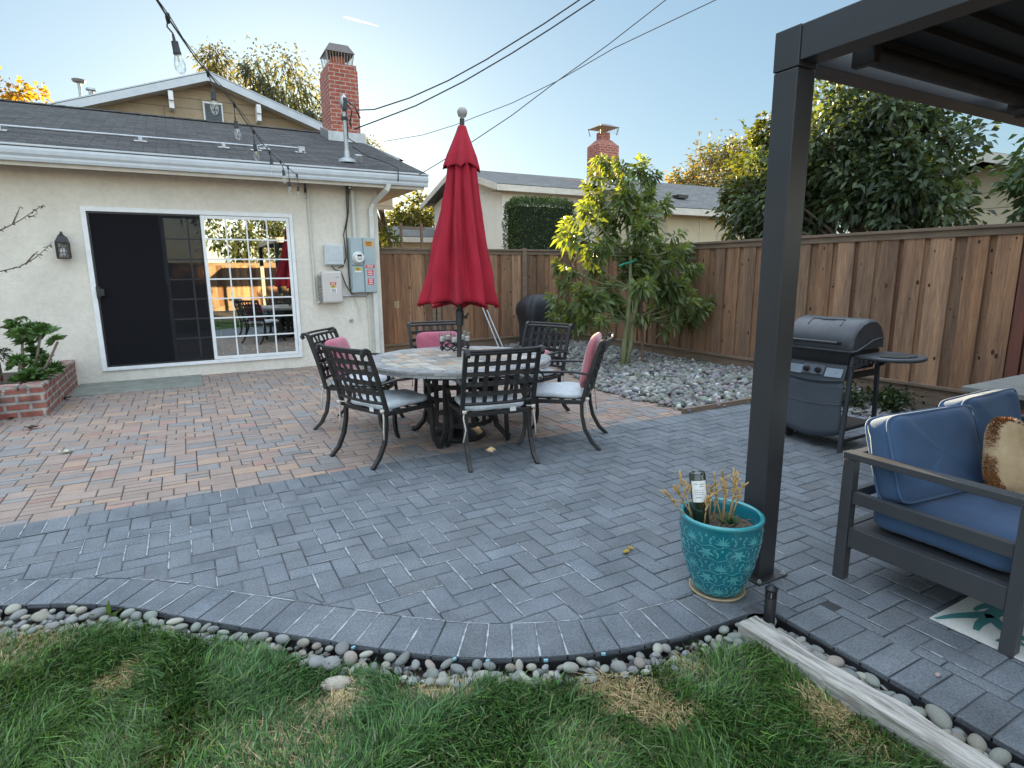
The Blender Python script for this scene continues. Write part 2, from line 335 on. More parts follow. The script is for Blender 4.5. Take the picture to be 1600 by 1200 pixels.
class Pavers:
    def __init__(s): s.V = []; s.F4 = []; s.TOP = []; s.c = []; s.ct = []
    def poly(s, P, col, gap=.0038, bev=.009, z=0.0, rng=random):
        P = [np.array(p, float) for p in P]
        A = sum(P[i][0] * P[(i + 1) % len(P)][1] - P[(i + 1) % len(P)][0] * P[i][1] for i in range(len(P))) / 2
        if A < 0: P = P[::-1]; A = -A
        if A < 4e-4: return
        def inset(P, d):
            n = len(P); out = []
            for i in range(n):
                a, b, c = P[i - 1], P[i], P[(i + 1) % n]; e1 = (b - a) / max(np.linalg.norm(b - a), 1e-9); e2 = (c - b) / max(np.linalg.norm(c - b), 1e-9)
                n1 = np.array([-e1[1], e1[0]]); n2 = np.array([-e2[1], e2[0]]); k = n1 + n2; kk = k @ k
                out.append(b + k * (2 * d / max(kk, .35)))
            return out
        o = inset(P, gap); i_ = inset(P, gap + bev); n = len(P); b = len(s.V)
        tx, ty = rng.gauss(0, .004), rng.gauss(0, .004); zz = z + rng.gauss(0, .0009); c = sum(P) / n
        hz = lambda p: zz + (p - c) @ np.array([tx, ty])
        s.V += [(p[0], p[1], z - .03) for p in o] + [(p[0], p[1], hz(p) - .003) for p in o] + [(p[0], p[1], hz(p)) for p in i_]
        for j in range(n):
            k = (j + 1) % n
            s.F4 += [(b + j, b + k, b + n + k, b + n + j), (b + n + j, b + n + k, b + 2 * n + k, b + 2 * n + j)]; s.c += [col, col]
        s.TOP.append(tuple(b + 2 * n + j for j in range(n))); s.ct.append(col)
    def build(s, name, material):
        me = bpy.data.meshes.new(name); me.from_pydata(s.V, [], s.F4 + s.TOP)
        at = me.attributes.new('Col', 'FLOAT_COLOR', 'FACE'); at.data.foreach_set('color', np.array([(*c, 1) for c in s.c + s.ct], np.float32).ravel())
        me.materials.append(material); o = bpy.data.objects.new(name, me); COL.objects.link(o); setp(o, kind='structure'); return o
def clip(P, p0, n):
    out = []
    for i in range(len(P)):
        a, b = P[i], P[(i + 1) % len(P)]; da, db = (a - p0) @ n, (b - p0) @ n
        if da >= 0: out.append(a)
        if da * db < 0: out.append(a + (b - a) * (da / (da - db)))
    return out
def greytint():
    g = random.gauss(1, .065); w = random.gauss(0, .012); return (g + w, g, g - w)
PV = Pavers(); U_ = .107
YT = 4.42                                              # far edge of the grey paving
YB = YT - .235
XR = 2.16                                              # right-hand border of the lawn
def pave_clip(P):
    P = [np.array(p, float) for p in P]
    P = clip(P, np.array([0, YB]), np.array([0, -1.0]))
    if len(P) < 3: return None
    c = sum(P) / len(P)
    P = clip(P, np.array([6.0, 0]), np.array([-1.0, 0]))
    if len(P) < 3: return None
    c = sum(P) / len(P)
    if c[1] > 1.5 or c[0] < XR:
        d = np.linalg.norm(IC - c, axis=1); i = int(d.argmin())
        if d[i] < .6 or (c - IC[i]) @ EN[i] < 0:
            if c[0] < 2.05 or (c - IC[i]) @ EN[i] > 0 or c[1] < 1.5:
                if not (c[0] > XR + .0 and c[1] < 1.9): P = clip(P, IC[i], EN[i])
    if len(P) < 3: return None
    if c[1] < 1.60:
        P = clip(P, np.array([XR, 0]), np.array([1.0, 0]))
        if len(P) < 3: return None
        if min(p[0] for p in P) < XR + .234 and min(p[1] for p in P) < 1.455:
            q = clip(P, np.array([XR + .235, 0]), np.array([1.0, 0])); r_ = clip(P, np.array([0, 1.456]), np.array([0, 1.0]))
            ar = lambda z: abs(sum(z[i - 1][0] * z[i][1] - z[i][0] * z[i - 1][1] for i in range(len(z)))) if len(z) > 2 else 0
            P = q if ar(q) >= ar(r_) else r_
    return P if len(P) >= 3 else None
SAND = MB()
def sand(a, c, w=.0042):
    a = np.array(a, float); c = np.array(c, float); d = norm(c - a); n = np.array([-d[1], d[0]]); k = 5
    for q in range(k):
        t0, t1 = q / k, (q + 1) / k; w0, w1 = w * random.uniform(.1, 1.1), w * random.uniform(.1, 1.1)
        p0, p1 = a + (c - a) * t0, a + (c - a) * t1
        SAND.add([(*(p0 - n * w0), .0003), (*(p0 + n * w0), .0003), (*(p1 + n * w1), .0003), (*(p1 - n * w1), .0003)], [(0, 3, 2, 1)])
def sandy(x, y): return .5 + .5 * float(vnoise(np.array([[x, y]]), 2.2, 91)[0]) * 1.6 + (.18 if x < 1.2 else -.06)
for i in range(-40, 58):
    for j in range(-28, 42):
        x, y = i * U_, j * U_; dd = (i - j) % 4
        if dd == 0: P = [(x, y), (x + 2 * U_, y), (x + 2 * U_, y + U_), (x, y + U_)]
        elif dd == 3: P = [(x, y), (x + U_, y), (x + U_, y + 2 * U_), (x, y + 2 * U_)]
        else: continue
        P = pave_clip(P)
        if P:
            PV.poly(P, greytint())
            if len(P) == 4 and y + .3 < YB:
                sd_ = sandy(x, y)
                if random.random() < sd_ * .60: sand(P[0], P[3])
                if random.random() < sd_ * .18: sand(P[0], P[1], .003)
x = -4.2
while x < 6.0:                                          # header row against the tan paving
    PV.poly([(x, YB), (x + U_, YB), (x + U_, YT), (x, YT)], greytint(), rng=random); sand((x, YB), (x, YT)) if random.random() < sandy(x, YB) * .7 else None; x += U_
s_ = np.concatenate([[0], np.cumsum(np.linalg.norm(np.diff(EC, axis=0), axis=1))]); k = 0.0
while k + .110 < s_[-1]:                                # curved header row along the lawn
    def at(q, off): return np.array([np.interp(q, s_, EC[:, 0] + EN[:, 0] * off), np.interp(q, s_, EC[:, 1] + EN[:, 1] * off)])
    PV.poly([at(k, 0), at(k + .110, 0), at(k + .110, SW), at(k, SW)], tuple(v * .95 for v in greytint()), z=.002); sand(at(k, .004), at(k, SW), .0045) if random.random() < .62 else None; sand(at(k, SW), at(k + .110, SW), .0035) if random.random() < .5 else None; k += .110
y = -2.0
while y < 1.40:                                         # straight header row on the right
    PV.poly([(XR, y), (XR + .235, y), (XR + .235, y + .108), (XR, y + .108)], greytint(), z=.002); y += .108
PV.build('grey_paving', m_paver)
m_sand = mat('white_joint_sand', (.40, .41, .415), (.24, .245, .25), 18, rough=.95)
setp(SAND.build('joint_sand', m_sand, recalc=False), kind='structure')
jp = [(float(a), float(b)) for a, b in EC[::6]] + [(XR, 1.5), (XR, -2.0), (6.0, -2.0), (6.0, YT), (-4.2, YT)]
sheet('paving_joints', jp, -.006, m_joint)
# black plastic edging in front of the header rows
b = MB(); pts = [(float(a), float(c)) for a, c in (EC - EN * .006)[::4]] + [(XR - .006, 1.50), (XR - .006, -2.0)]
for a, c in zip(pts[:-1], pts[1:]): b.bar((a[0], a[1], -.038), (c[0], c[1], -.038), .006, .044)
setp(b.build('paving_edging', m_black), kind='structure')
# tan paving
TP = Pavers(); u = .0785; nx, ny = 128, 70; occ = np.zeros((nx + 4, ny + 4), bool); x0, y0 = -4.6, YT
def tantint():
    r = random.random(); base = np.array([.325, .248, .208])
    if r < .22: base = np.array([.262, .245, .235])
    elif r < .27: base = np.array([.345, .222, .182])
    elif r < .40: base = np.array([.40, .285, .21])
    return tuple(base * random.gauss(1, .065))
for j in range(ny):
    for i in range(nx):
        if occ[i, j]: continue
        opts = [(2, 2)] * 4 + [(3, 2)] * 2 + [(2, 1)] * 6 + [(3, 1)] * 4
        random.shuffle(opts)
        for w, h in opts + [(1, 1)]:
            if not occ[i:i + w, j:j + h].any(): break
        occ[i:i + w, j:j + h] = True
        X0, Y0, X1, Y1 = x0 + i * u, y0 + j * u, x0 + (i + w) * u, y0 + (j + h) * u
        if X0 > 5.4 or Y0 > 9.86 or (X0 > -1.38 and X1 < .1 and Y0 > 8.9): continue
        TP.poly([(X0, Y0), (X1, Y0), (X1, Y1), (X0, Y1)], tantint(), gap=.0042, bev=.010, z=-.001)
TP.build('tan_paving', m_tan)
sheet('tan_paving_joints', [(-4.6, YT), (6.0, YT), (6.0, 10.0), (-4.6, 10.0)], -.012, m_jointd)
o = MB().bx(-1.40, .10, 8.93, 9.89, -.03, .012).build('concrete_strip', m_concrete, bevel=.006); setp(o, kind='structure')
# ---------------------------------------------------------------- lawn
lawn_out = [(-4.2, 3.25), (-2.6, 3.48), (-1.7, 3.40), (-1.2, 3.24), (-.86, 3.09), (-.6, 3.00), (-.36, 2.885), (-.11, 2.68), (.12, 2.43), (.33, 2.215), (.46, 2.08), (.62, 1.95), (.78, 1.84), (.94, 1.755), (1.16, 1.645), (1.36, 1.575), (1.61, 1.51), (1.85, 1.45)]
lawn_out = spline(lawn_out, .06); _t = norm(np.gradient(lawn_out, axis=0)); lawn_out = [tuple(p) for p in (lawn_out + np.stack([_t[:, 1], -_t[:, 0]], 1) * .030).tolist()]
LX = 1.93
lawn_poly = lawn_out + [(LX, 1.41), (LX, -3.0), (-5, -3.0), (-5, 3.0)]
m_lawnsoil = mat('lawn_soil', (.07, .062, .03), (.035, .04, .016), 14, rough=.95, bump=.8, bscale=70)
sheet('lawn_soil', lawn_poly, -.048, m_lawnsoil)
m_grass = mat('grass_blade', (1, 1, 1), (.8, .8, .8), 3, rough=.42, attr=True, trans=.16, tcol=(1.3, 1.25, .7), spec=.35)
def in_poly(P, poly):
    x, y = P[:, 0], P[:, 1]; ins = np.zeros(len(P), bool); q = np.array(poly); 
    for i in range(len(q)):
        (x1, y1), (x2, y2) = q[i - 1], q[i]
        cnd = ((y1 > y) != (y2 > y)) & (x < (x2 - x1) * (y - y1) / (y2 - y1 + 1e-12) + x1); ins ^= cnd
    return ins
DEAD = [(.34, 1.95, .085, .95), (.22, 1.86, .12, .6), (.71, 1.83, .09, .9), (1.29, 1.46, .10, 1.), (1.24, 1.58, .07, .95), (1.34, 1.33, .075, .9), (1.86, 1.06, .08, .9), (1.80, .93, .09, .6), (-.38, 2.50, .075, .75), (-.76, 2.97, .17, .7),
        (.10, 1.80, .18, .5), (1.58, 1.45, .07, .7), (1.0, 1.35, .1, .5), (-.2, 2.0, .15, .35)]
def make_grass():
    rng = np.random.default_rng(3); n = 330000
    P = np.stack([rng.uniform(-2.0, LX, n), rng.uniform(.55, 3.6, n)], 1); n2 = 260000
    P = np.concatenate([P, np.stack([rng.uniform(-4.3, LX, n2), rng.uniform(-1.2, 3.6, n2)], 1)]); first = np.arange(len(P)) < n
    # dense where the picture looks, thinner over the rest of the lawn
    v = np.concatenate([P, np.full((len(P), 1), -.02)], 1) - EYEP; z = np.maximum(v @ FW, .05); sx = 800 + F_PX * (v @ CR) / z; sy = 600 - F_PX * (v @ CU) / z
    seen = (sx > -160) & (sx < 1760) & (sy < 1420) & (v @ FW > .05)
    keep = in_poly(P, lawn_poly) & (seen == first)
    P = P[keep]; n = len(P)
    dead = np.zeros(n)
    for (x, y, r, a) in DEAD:
        d = np.hypot(P[:, 0] - x, P[:, 1] - y) + .05 * vnoise(P, 26, int(abs(x) * 100)) + .03 * vnoise(P, 75, int(abs(y) * 90))
        dead = np.maximum(dead, a * np.clip(1.75 - d / (r * 1.05), 0, 1))
    isd = rng.random(n) < np.clip(dead * 1.0 - .12, 0, .78) + .015
    clump = vnoise(P, 9, 1); big = vnoise(P, 3.2, 2)
    h = (.046 + .034 * rng.random(n) + .020 * clump + .010 * big) * np.where(rng.random(n) < .08, 1.45, 1.0); h = np.where(isd, h * .55, h * (1 - .35 * dead)); h = np.clip(h, .014, .12)
    az = 2.2 * vnoise(P, 5, 5) * PI + rng.normal(0, .9, n); lean = np.abs(rng.normal(.55, .35, n)) + np.where(isd, .9, 0)
    w = rng.uniform(.0013, .0030, n) * np.where(rng.random(n) < .12, 1.5, 1.0)
    D = np.stack([np.cos(az), np.sin(az)], 1); S = np.stack([-D[:, 1], D[:, 0]], 1) * w[:, None]
    P3 = np.concatenate([P, np.full((n, 1), -.048)], 1); z3 = lambda a: np.concatenate([a, np.zeros((n, 1))], 1)
    up = np.array([0, 0, 1.0])
    m1 = P3 + z3(D * (h * lean * .35)[:, None]) + up * (h * .62)[:, None]; tip = P3 + z3(D * (h * lean * 1.15)[:, None]) + up * (h * (1.0 - .22 * np.clip(lean, 0, 1.6)))[:, None]
    V_ = np.stack([P3 - z3(S), P3 + z3(S), m1 + z3(S * .8), m1 - z3(S * .8), tip], 1).reshape(-1, 3); i5 = np.arange(n)[:, None] * 5
    F = np.concatenate([i5 + np.array([[0, 1, 2]]), i5 + np.array([[0, 2, 3]]), i5 + np.array([[3, 2, 4]])], 1).reshape(-1, 3)
    t = np.clip(.5 + .5 * big + rng.normal(0, .25, n), 0, 1)[:, None]
    g = np.array([.060, .155, .044]) * (1 - t) + np.array([.115, .200, .034]) * t
    g = g * (.34 + 1.5 * rng.random(n) ** 1.6)[:, None]
    pale = rng.random(n) < .08; g[pale] = np.array([.22, .25, .13]) * rng.uniform(.7, 1.2, (pale.sum(), 1))
    dd = np.array([.52, .39, .20]) * rng.uniform(.5, 1.25, n)[:, None]
    C = np.where(isd[:, None], dd, g); C = np.repeat(C, 3, 0)
    o = build_np('lawn_grass', V_, F, C, m_grass); setp(o, kind='stuff', label='green lawn with dry straw coloured patches', cat='grass')
make_grass()
# ---------------------------------------------------------------- stones
m_stone = mat('river_stone', (.30, .295, .265), (.17, .172, .16), 14, rough=.75, bump=.35, bscale=70, rand=.2, contrast=(.3, .7), palette=[(1.05, 1.05, 1.05), (.82, .85, .87), (1.12, 1.04, .92), (.92, 1.0, .97), (1.25, 1.24, 1.18), (.74, .77, .78), (1.12, .96, .87), (.92, .94, .97), (1.08, 1.1, 1.08)])
m_gravel = mat('gravel_stone', (1, 1, 1), (.75, .75, .75), 25, rough=.8, attr=True)
def ico(sub):
    bm = bmesh.new(); bmesh.ops.create_icosphere(bm, subdivisions=sub, radius=1); bm.verts.ensure_lookup_table()
    v = np.array([q.co[:] for q in bm.verts]); f = np.array([[q.index for q in p.verts] for p in bm.faces]); bm.free(); return v, f
IV2, IF2 = ico(2); IV3, IF3 = ico(3)
def stone_shape(v, rng, amp=.24):
    o = v.copy(); r = np.ones(len(v))
    for k in range(5):
        d = norm(rng.normal(size=3)); r += amp * rng.uniform(.3, 1) * np.sin(v @ d * rng.uniform(1.2, 2.6) + rng.uniform(0, 6)) * .6
    return o * r[:, None]
stone_meshes = []
rng = np.random.default_rng(11)
for k in range(9):
    vv = stone_shape(IV3, rng) * np.array([1, rng.uniform(.62, .9), rng.uniform(.5, .72)])
    o = build_np('river_stone', vv, IF3, np.ones((len(IF3), 3)), m_stone, smooth=True); stone_meshes.append(o.data); bpy.data.objects.remove(o)
placed = []; nst = 0
def try_stone(p, r, tries_overlap=.74):
    for (q, rr) in placed:
        if math.hypot(p[0] - q[0], p[1] - q[1]) < (r + rr) * tries_overlap: return False
    placed.append((p, r)); return True
def put_stone(p, r, z):
    global nst
    o = bpy.data.objects.new('river_stone', random.choice(stone_meshes)); COL.objects.link(o); nst += 1
    o.location = (p[0], p[1], z); o.scale = (r * random.uniform(.95, 1.35), r * random.uniform(.9, 1.1), r * random.uniform(.9, 1.2)); o.rotation_euler = (random.gauss(0, .25), random.gauss(0, .25), random.uniform(0, 6.28))
    setp(o, 'smooth grey river stone in the strip of pebbles edging the pavers', 'stone', 'river stones edging the pavers')
ce = np.concatenate([[0], np.cumsum(np.linalg.norm(np.diff(EC, axis=0), axis=1))])
vis = [i for i in range(len(EC)) if EC[i, 0] > -1.12]
for t in range(9000):
    if nst >= 228: break
    i = random.choice(vis); off = random.uniform(.024, .24); p = EC[i] - EN[i] * off
    if p[0] > 1.95 and p[1] < 1.5: continue
    if in_poly(np.array([[p[0] - EN[i, 0] * -.018, p[1] - EN[i, 1] * -.018]]), lawn_poly)[0]: continue
    r = random.choice([.016, .019, .021, .024, .030]) * random.uniform(.9, 1.1) * (1.0 if t < 1500 else .75)
    if try_stone(p, r): put_stone(p, r, -.036 + r * .55 + (.012 if off < .06 else 0))
for t in range(6000):
    if nst >= 296: break
    p = (random.uniform(2.005, XR - .03), random.uniform(.52, 1.52)); r = random.uniform(.020, .040) * (1.0 if t < 700 else .75)
    if try_stone(p, r): put_stone(p, r, -.045 + r * .6)
# grey gravel bed under the young tree
def gravel(name, poly, dens, rmin, rmax, z, label, seed, layers=1, hump=0.0):
    rng = np.random.default_rng(seed); q = np.array(poly); lo, hi = q.min(0), q.max(0); n = int(dens * (hi - lo).prod())
    P = rng.uniform(lo, hi, (n, 2)); P = P[in_poly(P, poly)]; n = len(P)
    shapes = np.stack([stone_shape(IV2, rng) * np.array([1, rng.uniform(.6, .9), rng.uniform(.5, .75)]) for _ in range(12)])
    sv = shapes[rng.integers(0, 12, n)]; r = rng.uniform(rmin, rmax, n) ** 1.0; a = rng.uniform(0, 2 * PI, n); tl = rng.normal(0, .35, n)
    c, s = np.cos(a)[:, None], np.sin(a)[:, None]; x, y, zc = sv[..., 0], sv[..., 1], sv[..., 2]
    zc = zc + x * tl[:, None]; X = c * x - s * y; Y = s * x + c * y
    zz = z + rng.uniform(-.2, .6, n) * rmax + hump * (.5 + .5 * vnoise(P, 1.5, seed))
    Vv = np.stack([X * r[:, None] + P[:, :1], Y * r[:, None] + P[:, 1:], zc * r[:, None] + zz[:, None]], 2).reshape(-1, 3)
    F = (np.arange(n)[:, None, None] * len(IV2) + IF2[None]).reshape(-1, 3)
    g = rng.normal(1, .28, n).clip(.45, 1.9)[:, None]; C = np.array([.205, .203, .19]) * g + rng.normal(0, .015, (n, 3)); wht = rng.random(n) < .07; C[wht] = np.array([.52, .51, .48]) * rng.uniform(.7, 1.1, (wht.sum(), 1))
    o = build_np(name, Vv, F, np.repeat(C.clip(.03, .8), len(IF2), 0), m_gravel, smooth=True); setp(o, label, 'gravel', kind='stuff')
gravel('gravel', [(4.58, 4.44), (4.50, 5.2), (4.50, 5.9), (4.9, 7.2), (5.3, 8.6), (5.5, 10.3), (7.2, 10.3), (7.2, 4.1), (6.05, 4.1), (5.98, 4.44)], 430, .028, .055, -.005, 'bed of grey cobble gravel around the young tree along the fence', 5, hump=.05)
gravel('pebble_filler', [(-1.3, 3.3)] + [(float(a), float(c)) for a, c in (EC - EN * .012)[::6] if a > -1.2] + [(2.15, 1.5), (2.15, .4), (1.99, .4), (1.99, 1.42)] + [(float(a), float(c)) for a, c in (EC - EN * .19)[::-6] if -1.2 < a < 1.9], 1500, .010, .019, -.052, 'small pebbles filling the gaps between the river stones', 6)
gravel('cobble_filler', [(float(a), float(c)) for a, c in (EC - EN * .015)[::6] if a < -1.1] + [(-1.1, 3.22), (-1.7, 3.38), (-2.6, 3.46), (-4.0, 3.25)], 420, .022, .036, -.038, 'grey cobbles continuing the pebble edging further left', 16)
sheet('dirt_strip', [(6.0, -2), (7.3, -2), (7.3, 4.42), (6.0, 4.42)], -.02, m_soil)
gravel('gravel_strip', [(6.0, 2.9), (6.6, 2.9), (6.9, 4.3), (6.0, 4.3)], 420, .02, .04, -.01, 'loose grey gravel strip behind the barbecue', 8)
b = MB().bar((4.50, 4.425, .01), (6.02, 4.425, .01), .035, .09); setp(b.build('edging_board', m_capwood, loc=(5.2, 4.42, 0), bevel=.004), 'brown edging board along the front of the gravel bed', 'board')
# timber between lawn and stones
b = MB()
def timber(u_, v_):
    y = 1.50 - u_ * 2.6; a = v_ * 2 * PI; w, h = .052, .048
    cx, cz = math.cos(a), math.sin(a); q = max(abs(cx), abs(cz)) ** .75
    wob = .004 * math.sin(u_ * 31 + v_ * 5) + .003 * math.sin(u_ * 77 + v_ * 19)
    return (1.965 + cx / q * (w + wob) - .008 * u_, y, -.012 + cz / q * (h + wob))
b.grid(timber, 60, 24); b.box((1.965, 1.495, -.012), (.088, .012, .08)); setp(b.build('landscape_timber', m_woodgrey, loc=(1.965, .5, 0), smooth=True), 'weathered grey landscape timber between lawn and river stones', 'timber')
# ---------------------------------------------------------------- main house
WY = 9.9; GY = 9.42; GX = 3.64; EZ = 3.08; SL = .31; RY = 14.3; WX = 2.93
RZ = EZ + SL * (RY - GY - .03)
house = thing('stucco_house', 'white stucco house with sliding glass door and brick chimney', 'house', (0, WY, 0))
def hp(b, name, m_, **k): return b.build(name, m_, house, world=True, **k)
DX0, DX1, DZ0, DZ1 = -1.115, 1.575, .165, 2.40
b = MB()
b.bx(-6, DX0, WY, WY + .16, -.1, 2.88); b.bx(DX1, WX, WY, WY + .16, -.1, 2.88); b.bx(DX0, DX1, WY, WY + .16, DZ1, 2.88); b.bx(DX0, DX1, WY, WY + .16, -.1, DZ0)
b.bx(WX - .16, WX, WY + .16, 18, -.1, 2.88)
b.add([(WX, WY + .16, 2.88), (WX, 19.0, 2.88), (WX, RY, RZ - .12)], [(0, 1, 2)]); hp(b, 'wall', m_stucco)
b = MB(); b.bx(-6, WX, WY + .16, 13.5, .12, .15); b.bx(-6, WX, 13.5, 13.6, 0, 2.9); b.bx(-1.9, -1.8, WY + .17, 13.5, .15, 2.6); b.bx(-6, WX, WY + .17, 13.5, 2.62, 2.68); b.bx(2.2, 2.3, WY + .17, 13.5, .15, 2.6)
hp(b, 'interior', mat('interior_paint', (.10, .095, .085), rough=.9))
# roof slab, ridge parallel to the wall
b = MB(); t_ = .035
def rz(y): return EZ + SL * (y - GY - .03)
b.add([(-6, GY - .02, rz(GY - .02)), (GX, GY - .02, rz(GY - .02)), (GX, RY, RZ), (-6, RY, RZ), (GX, 19.2, EZ), (-6, 19.2, EZ)], [(0, 1, 2, 3), (3, 2, 4, 5)])
b.add([(-6, GY - .02, rz(GY - .02) - t_), (GX, GY - .02, rz(GY - .02) - t_), (GX, RY, RZ - t_), (-6, RY, RZ - t_), (GX, GY - .02, rz(GY - .02)), (-6, GY - .02, rz(GY - .02)), (GX, RY, RZ)], [(0, 1, 2, 3), (0, 1, 4, 5), (1, 2, 6, 4)])
roof = hp(b, 'roof', m_shingle, uv=True, recalc=False)
b = MB(); n_ = 33                                       # ridge caps, each lapping the next
for i in range(n_):
    x = -6 + i * .292
    b.box((x + .16, RY - .075, RZ - .01), (.31, .17, .022), M=Matrix.Rotation(math.atan(SL), 3, 'X') @ Matrix.Rotation(-.03, 3, 'Y')); b.box((x + .16, RY + .075, RZ - .01), (.31, .17, .022), M=Matrix.Rotation(-math.atan(SL), 3, 'X') @ Matrix.Rotation(-.03, 3, 'Y'))
b.build('ridge_cap', m_shingle, roof, world=True, uv=True)
b = MB()                                                # pale conduit run across the roof with feet
cp = [(-3.5, 10.2), (-1.9, 10.29), (-.34, 10.36), (.74, 10.42), (1.2, 10.42), (1.36, 10.68), (1.9, 10.66)]
b.tube([(x, y, rz(y) + .07) for x, y in cp], .017)
for x, y in cp[1:-1] + [(1.9, 10.63)]: b.box((x, y, rz(y) + .035), (.05, .05, .07)); b.box((x, y, rz(y) + .012), (.16, .12, .012), M=Matrix.Rotation(math.atan(SL), 3, 'X'))
b.box((1.92, 10.66, rz(10.66) + .06), (.10, .10, .07)); b.build('roof_conduit', m_galv, roof, world=True)
b = MB(); b.bx(-6, GX - .02, GY + .09, WY, 2.865, 2.885); b.bx(WX, GX - .03, WY, 19, 2.865, 2.885); hp(b, 'soffit', m_eave)
b = MB(); b.bx(-6, GX - .03, GY + .07, GY + .10, 2.82, 3.04); b.bx(GX - .06, GX - .02, GY + .1, GY + .12, 2.84, 3.0); hp(b, 'fascia', m_trim)
b = MB()                                                # K-style gutter profile swept along the eave
pr = [(0.0, .0), (-.075, .0), (-.085, .03), (-.085, .055), (-.105, .085), (-.112, .13), (-.105, .165), (-.118, .175), (-.118, .195), (-.10, .195), (-.10, .18), (0, .18)]
vs = [(x, GY + .09 + p[0], 2.868 + p[1]) for x in (-6, GX + .02) for p in pr]; k = len(pr)
b.add(vs, [(i, (i + 1) % k, k + (i + 1) % k, k + i) for i in range(k)] + [tuple(range(k)), tuple(range(k, 2 * k))]); hp(b, 'gutter', m_gutter)
b = MB(); b.bar((GX - .012, GY + .05, rz(GY + .05) - .13), (GX - .012, RY, RZ - .13), .03, .18); b.bar((GX - .012, 19.1, EZ - .1), (GX - .012, RY, RZ - .13), .03, .18); hp(b, 'bargeboard', m_white)
b = MB()                                                # downspout with two bends under the eave
dx = 2.80
b.tube([(3.0, GY + .04, 2.88), (2.98, GY + .05, 2.80), (dx + .05, WY - .08, 2.62), (dx, WY - .055, 2.52), (dx, WY - .05, .22), (dx, WY - .06, .12)], [.034] * 6, prof=[(-1, -1), (1, -1), (1, 1), (-1, 1)], up=(0, 1, .2))
b.bx(dx - .05, dx + .05, WY - .012, WY, 1.0, 1.03); b.bx(dx - .05, dx + .05, WY - .012, WY, 2.2, 2.23); hp(b, 'downspout', mat('downspout_paint', (.66, .66, .62), (.58, .58, .55), 6, rough=.5))
# sliding door: frame, fixed leaf with white grille, sliding leaf behind, insect screen in front
door = hp(MB().bx(DX0, DX0 + .06, WY - .03, WY + .12, DZ0, DZ1).bx(DX1 - .05, DX1, WY - .03, WY + .12, DZ0, DZ1).bx(DX0 + .06, DX1 - .05, WY - .03, WY + .12, DZ1 - .06, DZ1).bx(DX0 + .06, DX1 - .05, WY - .03, WY + .12, DZ0, DZ0 + .05), 'sliding_door', m_white, bevel=.004)
door['label'] = 'white framed sliding glass door with black screen on its left half'
m_pane = bpy.data.materials.new('window_glass'); m_pane.use_nodes = True; nt = m_pane.node_tree; nt.nodes.clear()
o_ = nt.nodes.new('ShaderNodeOutputMaterial'); mx = nt.nodes.new('ShaderNodeMixShader'); tr = nt.nodes.new('ShaderNodeBsdfTransparent'); gl = nt.nodes.new('ShaderNodeBsdfGlossy')
tr.inputs[0].default_value = (.55, .60, .58, 1); gl.inputs[0].default_value = (.95, .97, .95, 1); gl.inputs['Roughness'].default_value = .0; mx.inputs[0].default_value = .47
nt.links.new(tr.outputs[0], mx.inputs[1]); nt.links.new(gl.outputs[0], mx.inputs[2]); nt.links.new(mx.outputs[0], o_.inputs[0])
m_screen = bpy.data.materials.new('insect_screen'); m_screen.use_nodes = True; nt = m_screen.node_tree; nt.nodes.clear()
o_ = nt.nodes.new('ShaderNodeOutputMaterial'); mx = nt.nodes.new('ShaderNodeMixShader'); tr = nt.nodes.new('ShaderNodeBsdfTransparent'); df = nt.nodes.new('ShaderNodeBsdfDiffuse')
df.inputs[0].default_value = (.02, .02, .024, 1); mx.inputs[0].default_value = .55; nt.links.new(tr.outputs[0], mx.inputs[1]); nt.links.new(df.outputs[0], mx.inputs[2]); nt.links.new(mx.outputs[0], o_.inputs[0])
def leaf(x0, x1, y, name, ncol, nrow, fr, gm, fm):
    z0, z1 = DZ0 + .055, DZ1 - .065
    f = MB().bx(x0, x0 + fr, y - .018, y + .018, z0, z1).bx(x1 - fr, x1, y - .018, y + .018, z0, z1).bx(x0 + fr, x1 - fr, y - .018, y + .018, z0, z0 + fr).bx(x0 + fr, x1 - fr, y - .018, y + .018, z1 - fr, z1).build(name, fm, door, world=True, bevel=.003)
    MB().bx(x0 + fr, x1 - fr, y - .003, y + .003, z0 + fr, z1 - fr).build('pane', m_pane, door, world=True)
    g = MB()
    for i in range(1, ncol): xx = x0 + fr + (x1 - x0 - 2 * fr) * i / ncol; g.bx(xx - .010, xx + .010, y - .009, y - .004, z0 + fr, z1 - fr)
    for j in range(1, nrow): zz = z0 + fr + (z1 - z0 - 2 * fr) * j / nrow; g.bx(x0 + fr, x1 - fr, y - .012, y - .006, zz - .010, zz + .010)
    g.build('grille', gm, door, world=True); return f
leaf(.30, DX1 - .055, WY + .0, 'fixed_leaf', 4, 7, .045, m_white, m_white)
m_greyframe = mat('grey_frame', (.28, .30, .32), rough=.5)
leaf(-.22, 1.08, WY + .065, 'sliding_leaf', 4, 7, .05, m_white, m_greyframe)
sc_ = MB().bx(DX0 + .065, .298, WY - .004, WY + .0, DZ0 + .055, DZ1 - .065).build('screen', m_screen, door, world=True)
MB().bx(DX0 + .065, DX0 + .085, WY - .012, WY + .012, DZ0 + .055, DZ1 - .065).bx(.285, .299, WY - .016, WY + .012, DZ0 + .055, DZ1 - .065).bx(DX0 + .085, .285, WY - .010, WY + .010, DZ0 + .055, DZ0 + .075).bx(DX0 + .085, .285, WY - .010, WY + .010, DZ1 - .085, DZ1 - .065).build('screen_frame', m_black, door, world=True)
MB().bx(DX0 + .055, DX0 + .105, WY - .05, WY - .028, 1.18, 1.34).bx(DX0 + .07, DX0 + .15, WY - .075, WY - .05, 1.21, 1.31).build('handle', m_black, door, world=True, bevel=.005)
